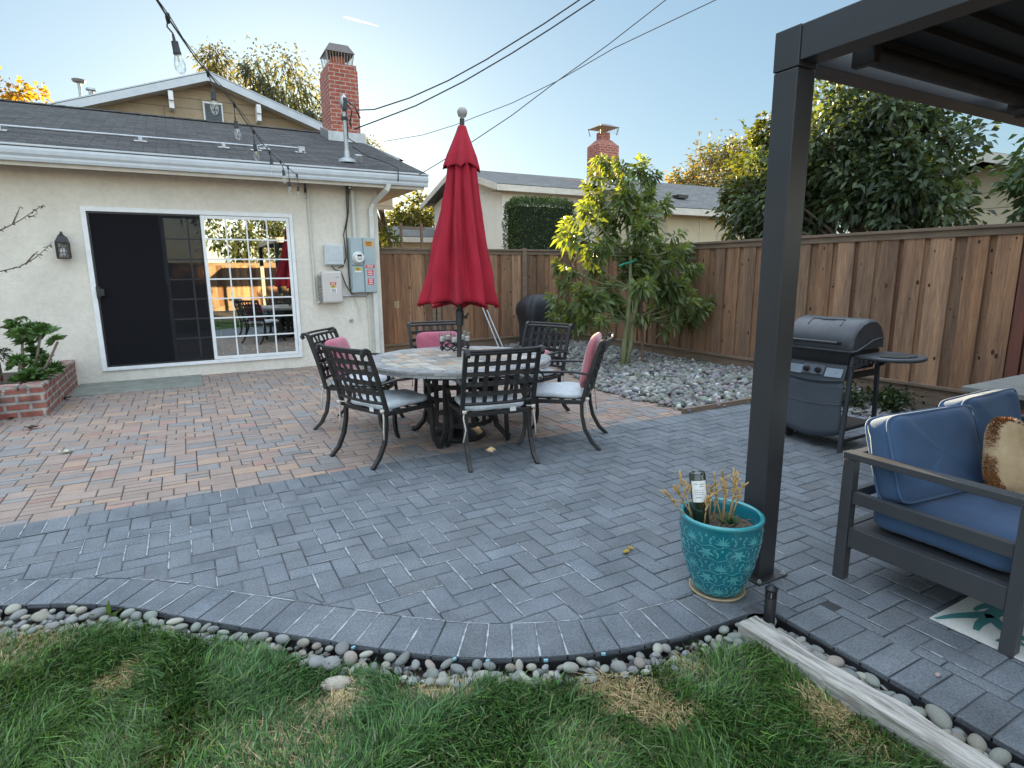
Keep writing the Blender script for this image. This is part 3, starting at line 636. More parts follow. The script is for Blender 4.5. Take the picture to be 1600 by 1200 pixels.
MB().bx(-.235, -.205, WY + .028, WY + .046, 1.08, 1.36).build('pull', m_black, door, world=True, bevel=.004)
g = MB()
for k_ in range(2):
    x0 = (1.16, -1.6)[k_]; g.grid(lambda u_, v_: (x0 + u_ * .36, WY + .22 + .03 * math.sin(u_ * 22), .2 + v_ * 2.15), 30, 1)
g.build('curtain', mat('curtain_cloth', (.62, .62, .60), rough=.95, trans=.4), door, world=True, smooth='all')
# chimney on the roof near the ridge
cx0, cx1, cy0, cy1, ct = 3.02, 3.63, 13.1, 13.95, 6.0
cx0, cx1 = 3.0, 3.60
b = MB().bx(cx0, cx1, cy0, cy1, 3.9, 5.62); b.bx(cx0 + .015, cx1 - .015, cy0 + .015, cy1 - .015, 5.62, 5.72)
chim = hp(b, 'chimney', m_brickred, uv=True)
b = MB().lathe([(.17, 5.72), (.165, 5.93)], ((cx0 + cx1) / 2, (cy0 + cy1) / 2, 0), 16); b.build('flue', mat('clay_flue', (.40, .13, .08), rough=.85), chim, world=True, smooth=True)
b = MB(); mcx, mcy = (cx0 + cx1) / 2, (cy0 + cy1) / 2
b.add([(mcx - .30, mcy - .30, 5.98), (mcx + .30, mcy - .30, 5.98), (mcx + .30, mcy + .30, 5.98), (mcx - .30, mcy + .30, 5.98), (mcx - .19, mcy - .19, 6.16), (mcx + .19, mcy - .19, 6.16), (mcx + .19, mcy + .19, 6.16), (mcx - .19, mcy + .19, 6.16)], [(0, 1, 5, 4), (1, 2, 6, 5), (2, 3, 7, 6), (3, 0, 4, 7), (4, 5, 6, 7), (3, 2, 1, 0)])
cap_ = b.build('chimney_cap', mat('cap_metal', (.14, .12, .11), rough=.5, metal=.5), chim, world=True)
b = MB()
for s1 in (-1, 1):
    for s2 in (-1, 1): b.bar((mcx + s1 * .28, mcy + s2 * .28, 5.99), (mcx + s1 * .24, mcy + s2 * .24, 5.74), .02, .02)
    for q in np.linspace(-.27, .27, 10): b.bar((mcx + s1 * .28, mcy + q, 5.98), (mcx + s1 * .25, mcy + q * .9, 5.75), .006, .006); b.bar((mcx + q, mcy + s1 * .28, 5.98), (mcx + q * .9, mcy + s1 * .25, 5.75), .006, .006)
b.build('cap_mesh', m_galv, cap_, world=True)
b = MB(); b.box((mcx, cy0 - .03, rz(cy0) + .05), (.78, .06, .24)); b.box((cx1 + .04, (cy0 + cy1) / 2, rz(mcy) + .05), (.08, .9, .22), M=Matrix.Rotation(math.atan(SL), 3, 'X')); b.box((cx0 - .03, (cy0 + cy1) / 2, rz(mcy) + .05), (.06, .9, .22), M=Matrix.Rotation(math.atan(SL), 3, 'X')); b.build('flashing', m_galv, chim, world=True)
# taller gable wing behind
YG = 16.0; ax, az_ = .966, 6.05; sl_ = .348
gw = hp(MB().add([(-3.4, YG + .4, 3.2), (5.3, YG + .4, 3.2), (5.3, YG + .4, 4.45), (ax, YG + .4, az_ - .18), (-3.4, YG + .4, 4.45)], [(0, 1, 2, 3, 4)]), 'gable_wall', m_siding, uv=True)
b = MB(); e = 3.15
for s in (-1, 1):
    b.add([(ax, YG - .02, az_), (ax + s * e * 1.45, YG - .02, az_ - sl_ * e * 1.45), (ax + s * e * 1.45, 26, az_ - sl_ * e * 1.45), (ax, 26, az_)], [(0, 1, 2, 3)] if s > 0 else [(3, 2, 1, 0)])
hp(b, 'gable_roof', m_shingle, uv=True)
b = MB()
for s in (-1, 1):
    b.bar((ax + s * .0, YG, az_ - .115), (ax + s * e * 1.4, YG, az_ - .115 - sl_ * e * 1.4), .04, .17); b.bar((ax, YG + .03, az_ - .02), (ax + s * e * 1.4, YG + .03, az_ - .02 - sl_ * e * 1.4), .10, .035)
b.bx(ax - .03, ax + .03, YG - .022, YG + .02, az_ - .22, az_ - .06)
hp(b, 'gable_bargeboard', m_gutter)
b = MB()
for s in (-1, 1):
    b.add([(ax, YG + .02, az_ - .19), (ax + s * 4.3, YG + .02, az_ - .19 - sl_ * 4.3), (ax + s * 4.3, YG + .42, az_ - .19 - sl_ * 4.3), (ax, YG + .42, az_ - .19)], [(0, 1, 2, 3)])
hp(b, 'gable_soffit', m_trim)
for x in (.16, 1.98):
    zt = az_ - .24 - sl_ * abs(x - ax); hp(MB().bx(x - .05, x + .05, YG + .05, YG + .38, zt - .36, zt).bx(x - .05, x + .05, YG + .0, YG + .05, zt - .2, zt), 'gable_bracket', m_white, bevel=.008)
gv = hp(MB().bx(.80, 1.22, YG + .34, YG + .37, 4.9, 5.47), 'gable_vent', m_white)
b = MB()
for i in range(15): b.box((1.01, YG + .325, 4.96 + i * .032), (.35, .03, .01), M=Matrix.Rotation(-.7, 3, 'X'))
b.build('louvre', mat('vent_grey', (.22, .26, .28), rough=.6), gv, world=True)
hp(MB().lathe([(.03, 5.2), (.03, 5.55), (.11, 5.57), (.13, 5.62), (.02, 5.68)], (-1.55, 16.4, 0), 12).lathe([(.05, 5.2), (.05, 5.42), (.10, 5.43), (.09, 5.47)], (-1.35, 16.4, 0), 12), 'roof_vent', m_galv, smooth=True)
# ---------------------------------------------------------------- things fixed to the wall
def wallx(px, py, d=0.0): p = PY(px, py, WY - d); return p
lan = thing('wall_lantern', 'black carriage lantern with caged glass on the stucco wall', 'wall lamp', (-1.345, WY, 1.72))
b = MB(); X, Z = -1.345, 1.72
b.lathe([(.055, .0), (.052, .012)], (X, WY - .006, Z + .24), 14, M=Matrix.Rotation(PI / 2, 3, 'X')); b.tube([(X, WY - .01, Z + .24), (X, WY - .07, Z + .33), (X, WY - .11, Z + .31)], .012)
b.lathe([(.012, .34), (.02, .31), (.05, .285), (.075, .245), (.098, .215), (.10, .20), (.05, .20)], (X, WY - .115, Z), 4, M=Matrix.Rotation(PI / 4, 3, 'Z'))
b.build('cap', m_black, lan, world=True)
b = MB(); h = .066
for s1 in (-1, 1):
    for s2 in (-1, 1): b.bx(X + s1 * h - .006, X + s1 * h + .006, WY - .115 + s2 * h - .006, WY - .115 + s2 * h + .006, Z, Z + .2)
for q in (-1, 0, 1):
    for s in (-1, 1):
        b.bx(X + q * .033 - .003, X + q * .033 + .003, WY - .115 + s * h - .003, WY - .115 + s * h + .003, Z, Z + .2); b.bx(X + s * h - .003, X + s * h + .003, WY - .115 + q * .033 - .003, WY - .115 + q * .033 + .003, Z, Z + .2)
for zz in (.0, .065, .13, .195): 
    for s in (-1, 1): b.bx(X - h, X + h, WY - .115 + s * h - .004, WY - .115 + s * h + .004, Z + zz - .004, Z + zz + .004); b.bx(X + s * h - .004, X + s * h + .004, WY - .115 - h, WY - .115 + h, Z + zz - .004, Z + zz + .004)
b.bx(X - h, X + h, WY - .115 - h, WY - .115 + h, Z - .012, Z - .004); b.build('cage', m_black, lan, world=True)
m_clear = bpy.data.materials.new('clear_glass'); m_clear.use_nodes = True; nt = m_clear.node_tree; nt.nodes.clear()
o_ = nt.nodes.new('ShaderNodeOutputMaterial'); mx = nt.nodes.new('ShaderNodeMixShader'); tr = nt.nodes.new('ShaderNodeBsdfTransparent'); gl = nt.nodes.new('ShaderNodeBsdfGlossy'); lw = nt.nodes.new('ShaderNodeLayerWeight')
tr.inputs[0].default_value = (.93, .95, .95, 1); gl.inputs['Roughness'].default_value = .03; lw.inputs[0].default_value = .35
nt.links.new(lw.outputs['Facing'], mx.inputs[0]); nt.links.new(tr.outputs[0], mx.inputs[1]); nt.links.new(gl.outputs[0], mx.inputs[2]); nt.links.new(mx.outputs[0], o_.inputs[0])
MB().lathe([(.03, .03), (.036, .06), (.03, .11), (.015, .14)], (X, WY - .115, Z), 14).build('bulb', mat('frosted_bulb', (.75, .77, .78), rough=.3), lan, world=True, smooth=True)
# meter panel
m_elec = mat('panel_grey', (.36, .43, .45), (.31, .38, .40), 5, rough=.5); m_red = mat('sticker_red', (.58, .04, .05), (.5, .03, .04), 30, rough=.5); m_yel = mat('sticker_yellow', (.70, .52, .05), rough=.5)
m_org = mat('sticker_orange', (.75, .33, .03), rough=.5); m_ink = mat('ink', (.03, .03, .035), rough=.7); m_paper = mat('sticker_white', (.80, .80, .78), rough=.6)
ep = thing('electric_panel', 'tall grey electric meter panel with round meter and red stickers', 'electric panel', (2.62, WY, 1.15))
MB().bx(2.41, 2.83, WY - .10, WY, 1.17, 2.06).build('enclosure', m_elec, ep, world=True, bevel=.006)
MB().bx(2.425, 2.615, WY - .125, WY - .10, 1.62, 2.05).bx(2.425, 2.615, WY - .13, WY - .10, 1.18, 1.605).build('meter_cover', m_elec, ep, world=True, bevel=.005)
MB().bx(2.63, 2.825, WY - .125, WY - .10, 1.18, 2.05).build('breaker_door', m_elec, ep, world=True, bevel=.005)
mt_ = MB().lathe([(.095, 0), (.095, .03), (.082, .035), (.080, .10), (.072, .115)], (2.53, WY - .125, 1.74), 24, M=Matrix.Rotation(PI / 2, 3, 'X')).build('meter', mat('meter_white', (.74, .75, .74), rough=.3, spec=.6), ep, world=True, smooth=True)
MB().bx(2.495, 2.565, WY - .2425, WY - .2405, 1.755, 1.785).bx(2.48, 2.58, WY - .2425, WY - .2405, 1.728, 1.733).bx(2.49, 2.57, WY - .2425, WY - .2405, 1.715, 1.72).bx(2.50, 2.56, WY - .2425, WY - .2405, 1.70, 1.704).build('dial', m_ink, mt_, world=True)
def sticker(parent, x0, x1, z0, z1, y, m_, lines=2, lm=None, name='sticker'):
    s = MB().bx(x0, x1, y - .002, y, z0, z1).build(name, m_, parent, world=True)
    if lines:
        g = MB(); hh = (z1 - z0) / (lines * 2 + 1)
        for i in range(lines):
            zz = z0 + hh * (2 * i + 1); ww = (x1 - x0) * random.uniform(.6, .8); xx = (x0 + x1) / 2; nwd = random.randint(2, 4)
            for q in range(nwd): g.bx(xx - ww / 2 + ww * q / nwd, xx - ww / 2 + ww * (q + .82) / nwd, y - .0032, y - .0022, zz, zz + hh)
        g.build('print', lm or m_paper, s, world=True)
yy = WY - .125
sticker(ep, 2.655, 2.79, 1.92, 2.005, yy, m_org, 3, m_ink); sticker(ep, 2.655, 2.80, 1.575, 1.625, yy, m_red, 2); sticker(ep, 2.675, 2.775, 1.45, 1.545, yy, m_red, 3); sticker(ep, 2.675, 2.775, 1.30, 1.40, yy, m_red, 3)
sticker(ep, 2.475, 2.565, 1.53, 1.585, WY - .13, m_yel, 2, m_ink); sticker(ep, 2.465, 2.58, 1.505, 1.527, WY - .13, m_paper, 0)
jb = thing('junction_box', 'small light grey ribbed utility box above the inverter', 'utility box', (2.16, WY, 1.62))
MB().bx(2.01, 2.31, WY - .10, WY, 1.62, 1.94).build('case', mat('utility_grey', (.52, .56, .58), (.46, .50, .52), 6, rough=.45), jb, world=True, bevel=.015)
b = MB()
for i in range(9): b.bx(2.05 + i * .026, 2.062 + i * .026, WY - .106, WY - .10, 1.69, 1.90)
b.build('ribs', mat('utility_rib', (.60, .64, .66), rough=.45), jb, world=True); MB().bx(2.03, 2.29, WY - .112, WY - .10, 1.635, 1.665).build('lip', MATS['utility_grey'], jb, world=True, bevel=.004)
iv = thing('solar_inverter', 'beige grey inverter box with warning stickers low on the wall', 'inverter', (2.08, WY, .99))
MB().bx(1.93, 2.25, WY - .16, WY, 1.02, 1.53).build('case', mat('inverter_beige', (.56, .53, .50), (.52, .49, .46), 5, rough=.45), iv, world=True, bevel=.03)
b = MB()
for i in range(12): b.bx(1.885, 1.93, WY - .13, WY - .02, 1.07 + i * .035, 1.085 + i * .035)
b.build('heat_sink', m_galv, iv, world=True)
sticker(iv, 2.05, 2.15, 1.31, 1.355, WY - .16, m_red, 2); sticker(iv, 2.06, 2.14, 1.265, 1.305, WY - .16, m_yel, 2, m_ink); sticker(iv, 2.055, 2.155, 1.18, 1.255, WY - .16, m_paper, 3, m_ink)
MB().bx(2.14, 2.20, WY - .1615, WY - .1605, 1.425, 1.430).build('print', m_ink, iv, world=True)
m_cond = mat('conduit_paint', (.60, .60, .55), (.52, .52, .48), 6, rough=.6)
def pipe(name, pts, r, m_, label, cat='conduit', group=None): p0 = pts[-1]; setp(MB().tube(pts, r, 8).build(name, m_, loc=p0, smooth=True), label, cat, group)
pipe('wall_conduit', [(1.83, WY - .03, 2.86), (1.83, WY - .03, 1.06), (1.86, WY - .04, 1.02), (1.90, WY - .08, 1.05)], .018, m_cond, 'painted vertical conduit running from the soffit to the inverter')
pipe('service_riser', [(2.52, WY - .05, 2.88), (2.52, WY - .05, 2.04)], .033, m_cond, 'thick painted conduit rising from the meter panel to the soffit')
pipe('wall_conduit', [(2.25, WY - .05, 1.12), (2.30, WY - .04, 1.125), (2.66, WY - .04, 1.125), (2.70, WY - .04, 1.16)], .016, m_galv, 'short horizontal grey conduit joining inverter and meter panel')
pipe('wall_conduit', [(2.69, WY - .03, 1.16), (2.69, WY - .03, .30), (2.69, WY - .03, .18)], .014, m_cond, 'thin vertical conduit dropping below the meter panel')
for i, pts in enumerate([[(2.43, WY - .03, 2.86), (2.42, WY - .04, 2.4), (2.34, WY - .05, 2.1), (2.36, WY - .05, 1.75), (2.30, WY - .05, 1.60), (2.22, WY - .06, 1.58)], [(2.46, WY - .03, 2.85), (2.44, WY - .04, 2.45), (2.385, WY - .05, 2.2), (2.385, WY - .05, 1.6), (2.39, WY - .05, 1.25), (2.44, WY - .04, 1.16)], [(2.12, WY - .05, 1.62), (2.16, WY - .05, 1.55), (2.26, WY - .06, 1.52), (2.33, WY - .04, 1.30), (2.42, WY - .05, 1.15)]]):
    pipe('wall_cable', pts, .009, m_black, ['black cable looping from the soffit to the ribbed utility box', 'black cable hanging beside the left edge of the meter panel', 'black cable running from under the ribbed box to the meter panel foot'][i], 'cable')
pipe('drain_tube', [(2.45, WY - .02, 1.1), (2.52, WY - .02, .92), (2.53, WY - .02, .74), (2.55, WY - .05, .72)], .008, m_cond, 'thin curved tube ending low on the wall under the meter panel', 'tube')
setp(MB().lathe([(.03, 0), (.03, .02), (.012, .025), (.012, .06), (.02, .062), (.02, .075)], (2.39, WY, .72), 12, M=Matrix.Rotation(PI / 2, 3, 'X')).build('hose_tap', m_galv, loc=(2.39, WY, .72), smooth=True), 'small metal tap on the white wall', 'tap')
sc2 = thing('security_camera', 'tiny black camera tucked under the eave above the meter panel', 'camera', (2.42, WY - .25, 2.86)); MB().bx(2.38, 2.46, WY - .3, WY - .2, 2.78, 2.86).build('body', m_black, sc2, world=True, bevel=.01); MB().lathe([(.02, 0), (.02, .02)], (2.42, WY - .3, 2.81), 10, M=Matrix.Rotation(PI / 2, 3, 'X')).build('lens', m_galv, sc2, world=True)
# mast
ms = thing('service_mast', 'grey utility mast with weatherhead standing on the roof', 'mast', (2.52, 10.06, 3.27))
MB().tube([(2.52, 10.06, 3.25), (2.52, 10.06, 4.02)], .035, 12).build('pole', m_galv, ms, world=True, smooth=True)
MB().lathe([(.15, 3.25), (.14, 3.30), (.05, 3.33), (.042, 3.44)], (2.52, 10.06, 0), 16).box((2.66, 10.16, 3.30), (.22, .24, .012), M=Matrix.Rotation(math.atan(SL), 3, 'X')).box((2.72, 10.12, 3.35), (.10, .16, .10), M=Matrix.Rotation(math.atan(SL), 3, 'X')).build('flashing', m_galv, ms, world=True)
MB().grid(lambda u_, v_: (2.52 + .07 * math.sin(u_ * PI) * math.cos(v_ * 2 * PI), 10.06 - .02 * u_ + .08 * math.sin(u_ * PI) * math.sin(v_ * 2 * PI), 4.0 + .30 * u_), 8, 12).build('weatherhead', m_galv, ms, world=True, smooth='all')
MB().tube([(2.55, 10.02, 4.14), (2.60, 9.9, 4.02), (2.57, 9.95, 3.86), (2.6, 10.0, 3.8)], .012).tube([(2.53, 10.0, 4.2), (2.66, 9.92, 4.08), (2.74, 9.95, 3.93)], .012).tube([(2.53, 10.0, 4.1), (2.52, 9.93, 3.9), (2.54, 10.0, 3.62), (2.64, 9.95, 3.55)], .010).lathe([(.055, 3.9), (.055, 3.95)], (2.52, 10.06, 0), 10).box((2.52, 10.0, 4.13), (.06, .06, .18)).build('wires', m_black, ms, world=True)
# overhead cables
def cable(pix, dep, r, label):
    ds = np.interp(np.linspace(0, 1, len(pix)), np.linspace(0, 1, len(dep)), dep); P = [V(x, y, d) for (x, y), d in zip(pix, ds)]
    setp(MB().tube(P, r, 6).build('overhead_cable', m_black, loc=P[0], smooth='all'), label, 'cable', 'overhead cables in the sky')
cable([(560, 172), (585, 171), (640, 153), (700, 126), (760, 93), (800, 68), (850, 37), (905, 0), (975, -52)], [10.2, 8.6], .0105, 'upper thick black cable leaving the roof mast towards the sky')
cable([(553, 202), (585, 190), (650, 165), (725, 127), (800, 83), (860, 45), (928, 0), (1000, -50)], [10.2, 8.6], .0105, 'second thick black cable just below the uppermost one at the mast')
cable([(600, 221), (660, 211), (712, 195), (740, 184), (800, 161), (870, 127), (960, 75), (1118, 0), (1220, -52)], [34, 20], .016, 'thin wire passing behind the umbrella finial at the shallowest angle')
cable([(617, 291), (660, 270), (690, 252), (740, 220), (800, 180), (862, 133), (950, 70), (1040, 0), (1110, -60)], [9.6, 8.2], .0065, 'thin wire rising steeply from the eave corner past the umbrella')
P = [(2.60, 10.0, 3.50), (2.8, 9.9, 3.36), (3.05, 9.6, 3.22), (3.12, 9.3, 3.10), (3.10, 9.28, 2.9)]
setp(MB().tube(P, .010, 6).build('drop_wire', m_black, loc=P[0], smooth='all'), 'black drop wire lying over the roof from the mast to the gutter', 'cable')
# contrail
a, c = V(537, 26, 900), V(592, 41, 900); t_ = np.linspace(0, 1, 14)
o = MB().tube([a + (c - a) * q for q in t_], [.35 + 1.5 * math.sin(PI * min(1, q * 1.2)) * (1 - .8 * q) for q in t_], 8).build('contrail', mat('contrail_vapour', (.9, .9, .9), rough=1, trans=.7), smooth='all'); setp(o, 'short white vapour trail in the blue sky', 'contrail', kind='stuff')
# ---------------------------------------------------------------- fences
FXX, BFY = 7.25, 10.4
def fence(name, label, a, c, facing, ztop=1.90, zbot=.04, bw=.165, seed=0, slot=None):
    rnd = random.Random(seed); a = np.array(a, float); c = np.array(c, float); L_ = np.linalg.norm(c - a); d = (c - a) / L_; n = np.array(facing, float)
    t = thing(name, label, 'fence', (*(a + c) / 2, 0)); ang = math.atan2(d[1], d[0]); R_ = Matrix.Rotation(ang, 3, 'Z'); b = MB(); x = 0.0; k = 0
    while x < L_:
        w = bw * (rnd.uniform(1.05, 1.4) if k % 2 else rnd.uniform(.35, .75)); w = min(w, L_ - x + .01); p = a + d * (x + w / 2) + n * (.018 if k % 2 else -.014)
        g = rnd.gauss(1.08, .20); wm = rnd.gauss(0, .05); col = (g * (1 + wm), g, g * (1 - wm))
        if rnd.random() < .12: col = (col[0] * .75, col[1] * .62, col[2] * .55)
        if rnd.random() < .12: col = tuple(v * 1.25 for v in col)
        if slot and abs(p[0] - slot[0]) < w / 2 + slot[1]:      # gap added in one board, sized to let sunlight land under the table
            zs, ze = zbot + .12, ztop
            for z0_, z1_ in ((zs, slot[2]), (slot[3], ze)): b.box((p[0], p[1], (z0_ + z1_) / 2), (w + .018, .017, z1_ - z0_), M=R_, col=col)
            xl, xr = p[0] - w / 2 - .009, p[0] + w / 2 + .009
            for xa, xb in ((xl, min(xr, slot[0] - slot[1])), (max(xl, slot[0] + slot[1]), xr)):
                if xb - xa > .004: b.box(((xa + xb) / 2, p[1], (slot[2] + slot[3]) / 2), (xb - xa, .017, slot[3] - slot[2]), M=R_, col=col)
            x += w; k += 1; continue
        b.box((p[0], p[1], (zbot + .12 + ztop) / 2), (w + (.004 if k % 2 else .03), .017, ztop - zbot - .12), M=R_, col=col)
        for q in range(rnd.randint(2, 5)):               # knots
            zz = rnd.uniform(.4, 1.8); xx = rnd.uniform(-.4, .4) * w; pp = p + d * xx + n * .0087; rr = rnd.choice([.005, .007, .009, .012, .018, .024])
            Mk = R_ @ Matrix.Rotation(PI / 2, 3, 'X'); b.add([Vector((pp[0], pp[1], zz)) + Mk @ Vector((rr * .7 * math.cos(th), rr * 1.2 * math.sin(th), 0)) for th in np.linspace(0, 2 * PI, 9)[:-1]], [tuple(range(8))], (.22, .17, .14))
        x += w; k += 1
    b.build('board_panel', m_wood, t, world=True)
    pt = (a + c) / 2
    MB().box((*(pt + n * .005), ztop + .012), (L_ + .02, .12, .034), M=R_).box((*(pt + n * .030), ztop - .040), (L_, .02, .075), M=R_).build('cap_rail', m_capwood, t, world=True, bevel=.003)
    MB().box((*(pt + n * .02), zbot + .05), (L_, .04, .17), M=R_).build('kickboard', m_capwood, t, world=True, bevel=.004)
    MB().box((*(pt + n * .045), zbot + .155), (L_, .05, .035), M=R_).box((*(pt - n * .045), 1.3), (L_, .04, .09), M=R_).build('bottom_rail', m_capwood, t, world=True, bevel=.003)
    return t, a, d, n, R_
t, a, d, n, R_ = fence('wooden_fence', 'brown wooden board fence behind the young tree and barbecue', (FXX, 10.4), (FXX, -3.0), (-1, 0), seed=2)
for yy_ in (10.3, 7.9, 5.5, 2.55, .3): MB().bx(FXX + .03, FXX + .12, yy_ - .045, yy_ + .045, -.05, 1.87).build('post', m_capwood, t, world=True)
MB().bx(FXX - .075, FXX - .005, 2.60, 2.70, 0, 1.87).bx(FXX - .07, FXX - .01, 2.49, 2.58, 0, 1.87).build('post', mat('red_brown_board', (.17, .062, .042), (.11, .05, .038), 3, rough=.85, stretch=(7, 7, .6), bump=.4, bscale=10), t, world=True)
t2, *_ = fence('wooden_fence', 'dark brown wooden board fence between the house corner and the hedge', (2.99, BFY), (FXX - .05, BFY), (0, -1), seed=5, slot=(3.352, .042, .875, .985))
for x_ in (3.02, 4.05, 4.12, 6.0): MB().bx(x_ - .045, x_ + .045, BFY - .085, BFY - .025, 0, 1.95).build('post', m_capwood, t2, world=True)
MB().bx(4.78, 4.90, BFY - .05, BFY - .02, 1.02, 1.12).bx(4.72, 4.80, BFY - .06, BFY - .03, 1.04, 1.08).build('latch', m_black, t2, world=True)
t3, *_ = fence('wooden_fence', 'wooden board fence on the far side of the lawn seen in the door glass', (-5, -7.0), (8, -7.0), (0, 1), seed=9, ztop=1.9)
# ---------------------------------------------------------------- string lights
sl_t = thing('string_lights', 'black string light cable with clear bulbs swooping to the gutter', 'string lights', (1.76, 9.3, 3.0))
m_bulb = mat('bulb_filament', (.8, .62, .35), rough=.4)
def straybulb(P, s=1.0, tilt=(0, 0)):
    P = np.array(P); M_ = Matrix.Rotation(tilt[0], 3, 'X') @ Matrix.Rotation(tilt[1], 3, 'Y')
    f = MB().lathe([(.006, 0), (.008, -.03), (.017, -.035), (.019, -.085), (.021, -.09), (.019, -.1)], P, 12, M=M_).build('bulb', m_black, sl_t, world=True, smooth=True)
    MB().lathe([(.016, -.098), (.024, -.125), (.029, -.15), (.026, -.175), (.014, -.192), (.004, -.197)], P, 14, M=M_).build('glass', m_clear, f, world=True, smooth=True)
    MB().lathe([(.006, -.1), (.004, -.135)], P, 6, M=M_).tube([P + np.array(M_ @ Vector((q * .008, 0, -.13 - .03 * abs(q)))) for q in (-1, -.4, .4, 1)], .0012, 4).build('filament', m_bulb, f, world=True)
cpx = [(225, -40, 2.6), (245, 0, 2.9), (262, 27, 3.15), (283, 58, 3.5), (306, 92, 3.95), (325, 114, 4.4), (345, 138, 4.8), (366, 163, 5.3), (384, 190, 5.7), (396, 205, 6.1), (410, 224, 6.5), (424, 240, 7.0), (438, 252, 7.6), (450, 262, 8.1), (464, 274, 8.6), (476, 282, 9.05), (478, 300, 9.12)]
b = MB(); b.tube([V(*p) for p in cpx], .0052, 7); b.tube([V(p[0] + 2.5, p[1] + (1 if i % 2 else -3), p[2]) for i, p in enumerate(cpx[:11])], .003, 5)
b.build('cable', m_black, sl_t, world=True, smooth='all')
for (tx, ty, d, bx_, by_, bend) in [(262, 27, 3.15, 270, 52, 1), (325, 114, 4.4, 332, 134, 0), (366, 163, 5.3, 367, 182, 0), (396, 205, 6.1, 397, 219, 0), (421, 237, 6.9, 423, 243, 0), (438, 252, 7.6, 442, 261, 0), (450, 262, 8.1, 452, 279, 0), (464, 274, 8.6, 466, 287, 0), (476, 282, 9.05, 476, 290, 0)]:
    A = V(tx, ty, d); B = V(bx_, by_, d); mid = V((tx + bx_) / 2 - (5 if bend else 0), (ty + by_) / 2 + (2 if bend else 0), d)
    MB().tube([A, mid, B, B - np.array([0, 0, .02])], .0045, 6).lathe([(.011, .02), (.013, 0), (.008, -.03)], A, 8).build('drop', m_black, sl_t, world=True, smooth='all')
    straybulb(B - np.array([0, 0, .005]), tilt=(random.gauss(0, .05), -.12 if bend else random.gauss(0, .06)))
# ---------------------------------------------------------------- pergola
m_perg = mat('pergola_metal', (.034, .035, .038), (.027, .028, .030), 3, rough=.38, bump=.06, bscale=300)
PXL, PYF, PW = 2.328, 1.735, .117
pg = thing('pergola', 'charcoal metal pergola with louvred roof on square posts', 'pergola', (PXL + PW / 2, PYF + PW / 2, 0))
PXR, PYN = 6.30, -2.2
for (x, y) in ((PXL, PYF), (PXR, PYF), (PXL, PYN), (PXR, PYN)):
    po = MB().bx(x, x + PW, y, y + PW, .01, 2.33).build('post', m_perg, pg, world=True, bevel=.004)
    MB().bx(x - .045, x + PW + .045, y - .045, y + PW + .045, 0, .010).build('base_plate', m_perg, po, world=True, bevel=.003)
    bb = MB()
    for s1 in (-.028, PW + .028):
        for s2 in (-.028, PW + .028): bb.lathe([(.011, .010), (.011, .013), (.007, .014), (.007, .022), (.004, .024)], (x + s1, y + s2, 0), 8)
    bb.build('bolt', m_galv, po, world=True)
    MB().bx(x - .003, x + PW + .003, y - .003, y + PW + .003, 2.333, 2.493).build('corner_block', m_perg, pg, world=True, bevel=.003)
x0, x1, y0, y1 = PXL, PXR + PW, PYN, PYF + PW
for nm, a in (('beam', (PXL, PXL + PW, PYN + PW + .006, PYF - .006)), ('beam', (PXR, PXR + PW, PYN + PW + .006, PYF - .006)), ('beam', (PXL + PW + .006, PXR - .006, PYF, PYF + PW)), ('beam', (PXL + PW + .006, PXR - .006, PYN, PYN + PW))):
    MB().bx(*a, 2.352, 2.49).build(nm, m_perg, pg, world=True, bevel=.003)
b = MB(); y = PYN + PW + .09
while y < PYF - .06:
    b.box(((PXL + PXR + PW) / 2, y, 2.455), (PXR - PXL - PW - .03, .168, .014), M=Matrix.Rotation(.10, 3, 'X')); b.box(((PXL + PXR + PW) / 2, y + .07, 2.436), (PXR - PXL - PW - .03, .014, .03)); y += .16
b.build('louvre_blades', mat('louvre_metal', (.008, .0075, .0075), rough=.7), pg, world=True)
MB().tube([(PXL + .32, PYF - .10, 2.395), (4.05, PYF - .10, 2.395)], .042, 16).build('shade_roller', m_alu, pg, world=True, smooth=True)
MB().bx(PXL + .28, PXL + .32, PYF - .15, PYF - .05, 2.345, 2.445).bx(4.05, 4.20, PYF - .16, PYF - .04, 2.34, 2.45).bx(4.22, 4.28, PYN + PW, PYF - .01, 2.33, 2.40).build('roller_bracket', m_alu, pg, world=True, bevel=.004)
# ---------------------------------------------------------------- patio table
TC = np.array([2.14, 4.90]); TR = .84; TZ = .725
tb = thing('patio_table', 'round tiled patio table with lattice pedestal under the red umbrella', 'table', (*TC, 0))
m_tile = mat('slate_tile', (1, 1, 1), (.75, .75, .75), 9, rough=.55, attr=True, bump=.4, bscale=40)
m_tilej = mat('table_grout', (.20, .19, .18), rough=.9)
MB().lathe([(TR - .03, TZ - .045), (TR, TZ - .04), (TR, TZ - .006), (TR - .01, TZ - .002), (.02, TZ - .002)], (0, 0, 0), 64).build('tabletop', m_tilej, tb, smooth=True)
class TL(Pavers): pass
tp = TL(); rt = random.Random(4)
def tilecol():
    base = rt.choice([(.36, .34, .30), (.30, .285, .26), (.42, .37, .29), (.33, .26, .20), (.25, .245, .235), (.46, .42, .36), (.38, .27, .20)]); g = rt.gauss(1, .1); return tuple(v * g for v in base)
nb = 44
for i in range(nb):
    a0, a1 = 2 * PI * i / nb, 2 * PI * (i + 1) / nb
    tp.poly([(TR * math.cos(a0) * .995, TR * math.sin(a0) * .995), (TR * math.cos(a1) * .995, TR * math.sin(a1) * .995), (.70 * math.cos(a1), .70 * math.sin(a1)), (.70 * math.cos(a0), .70 * math.sin(a0))], tuple(v * .8 for v in (.33 * rt.gauss(1, .12),) * 3), gap=.002, bev=.003, z=TZ + .004)
ts = .118
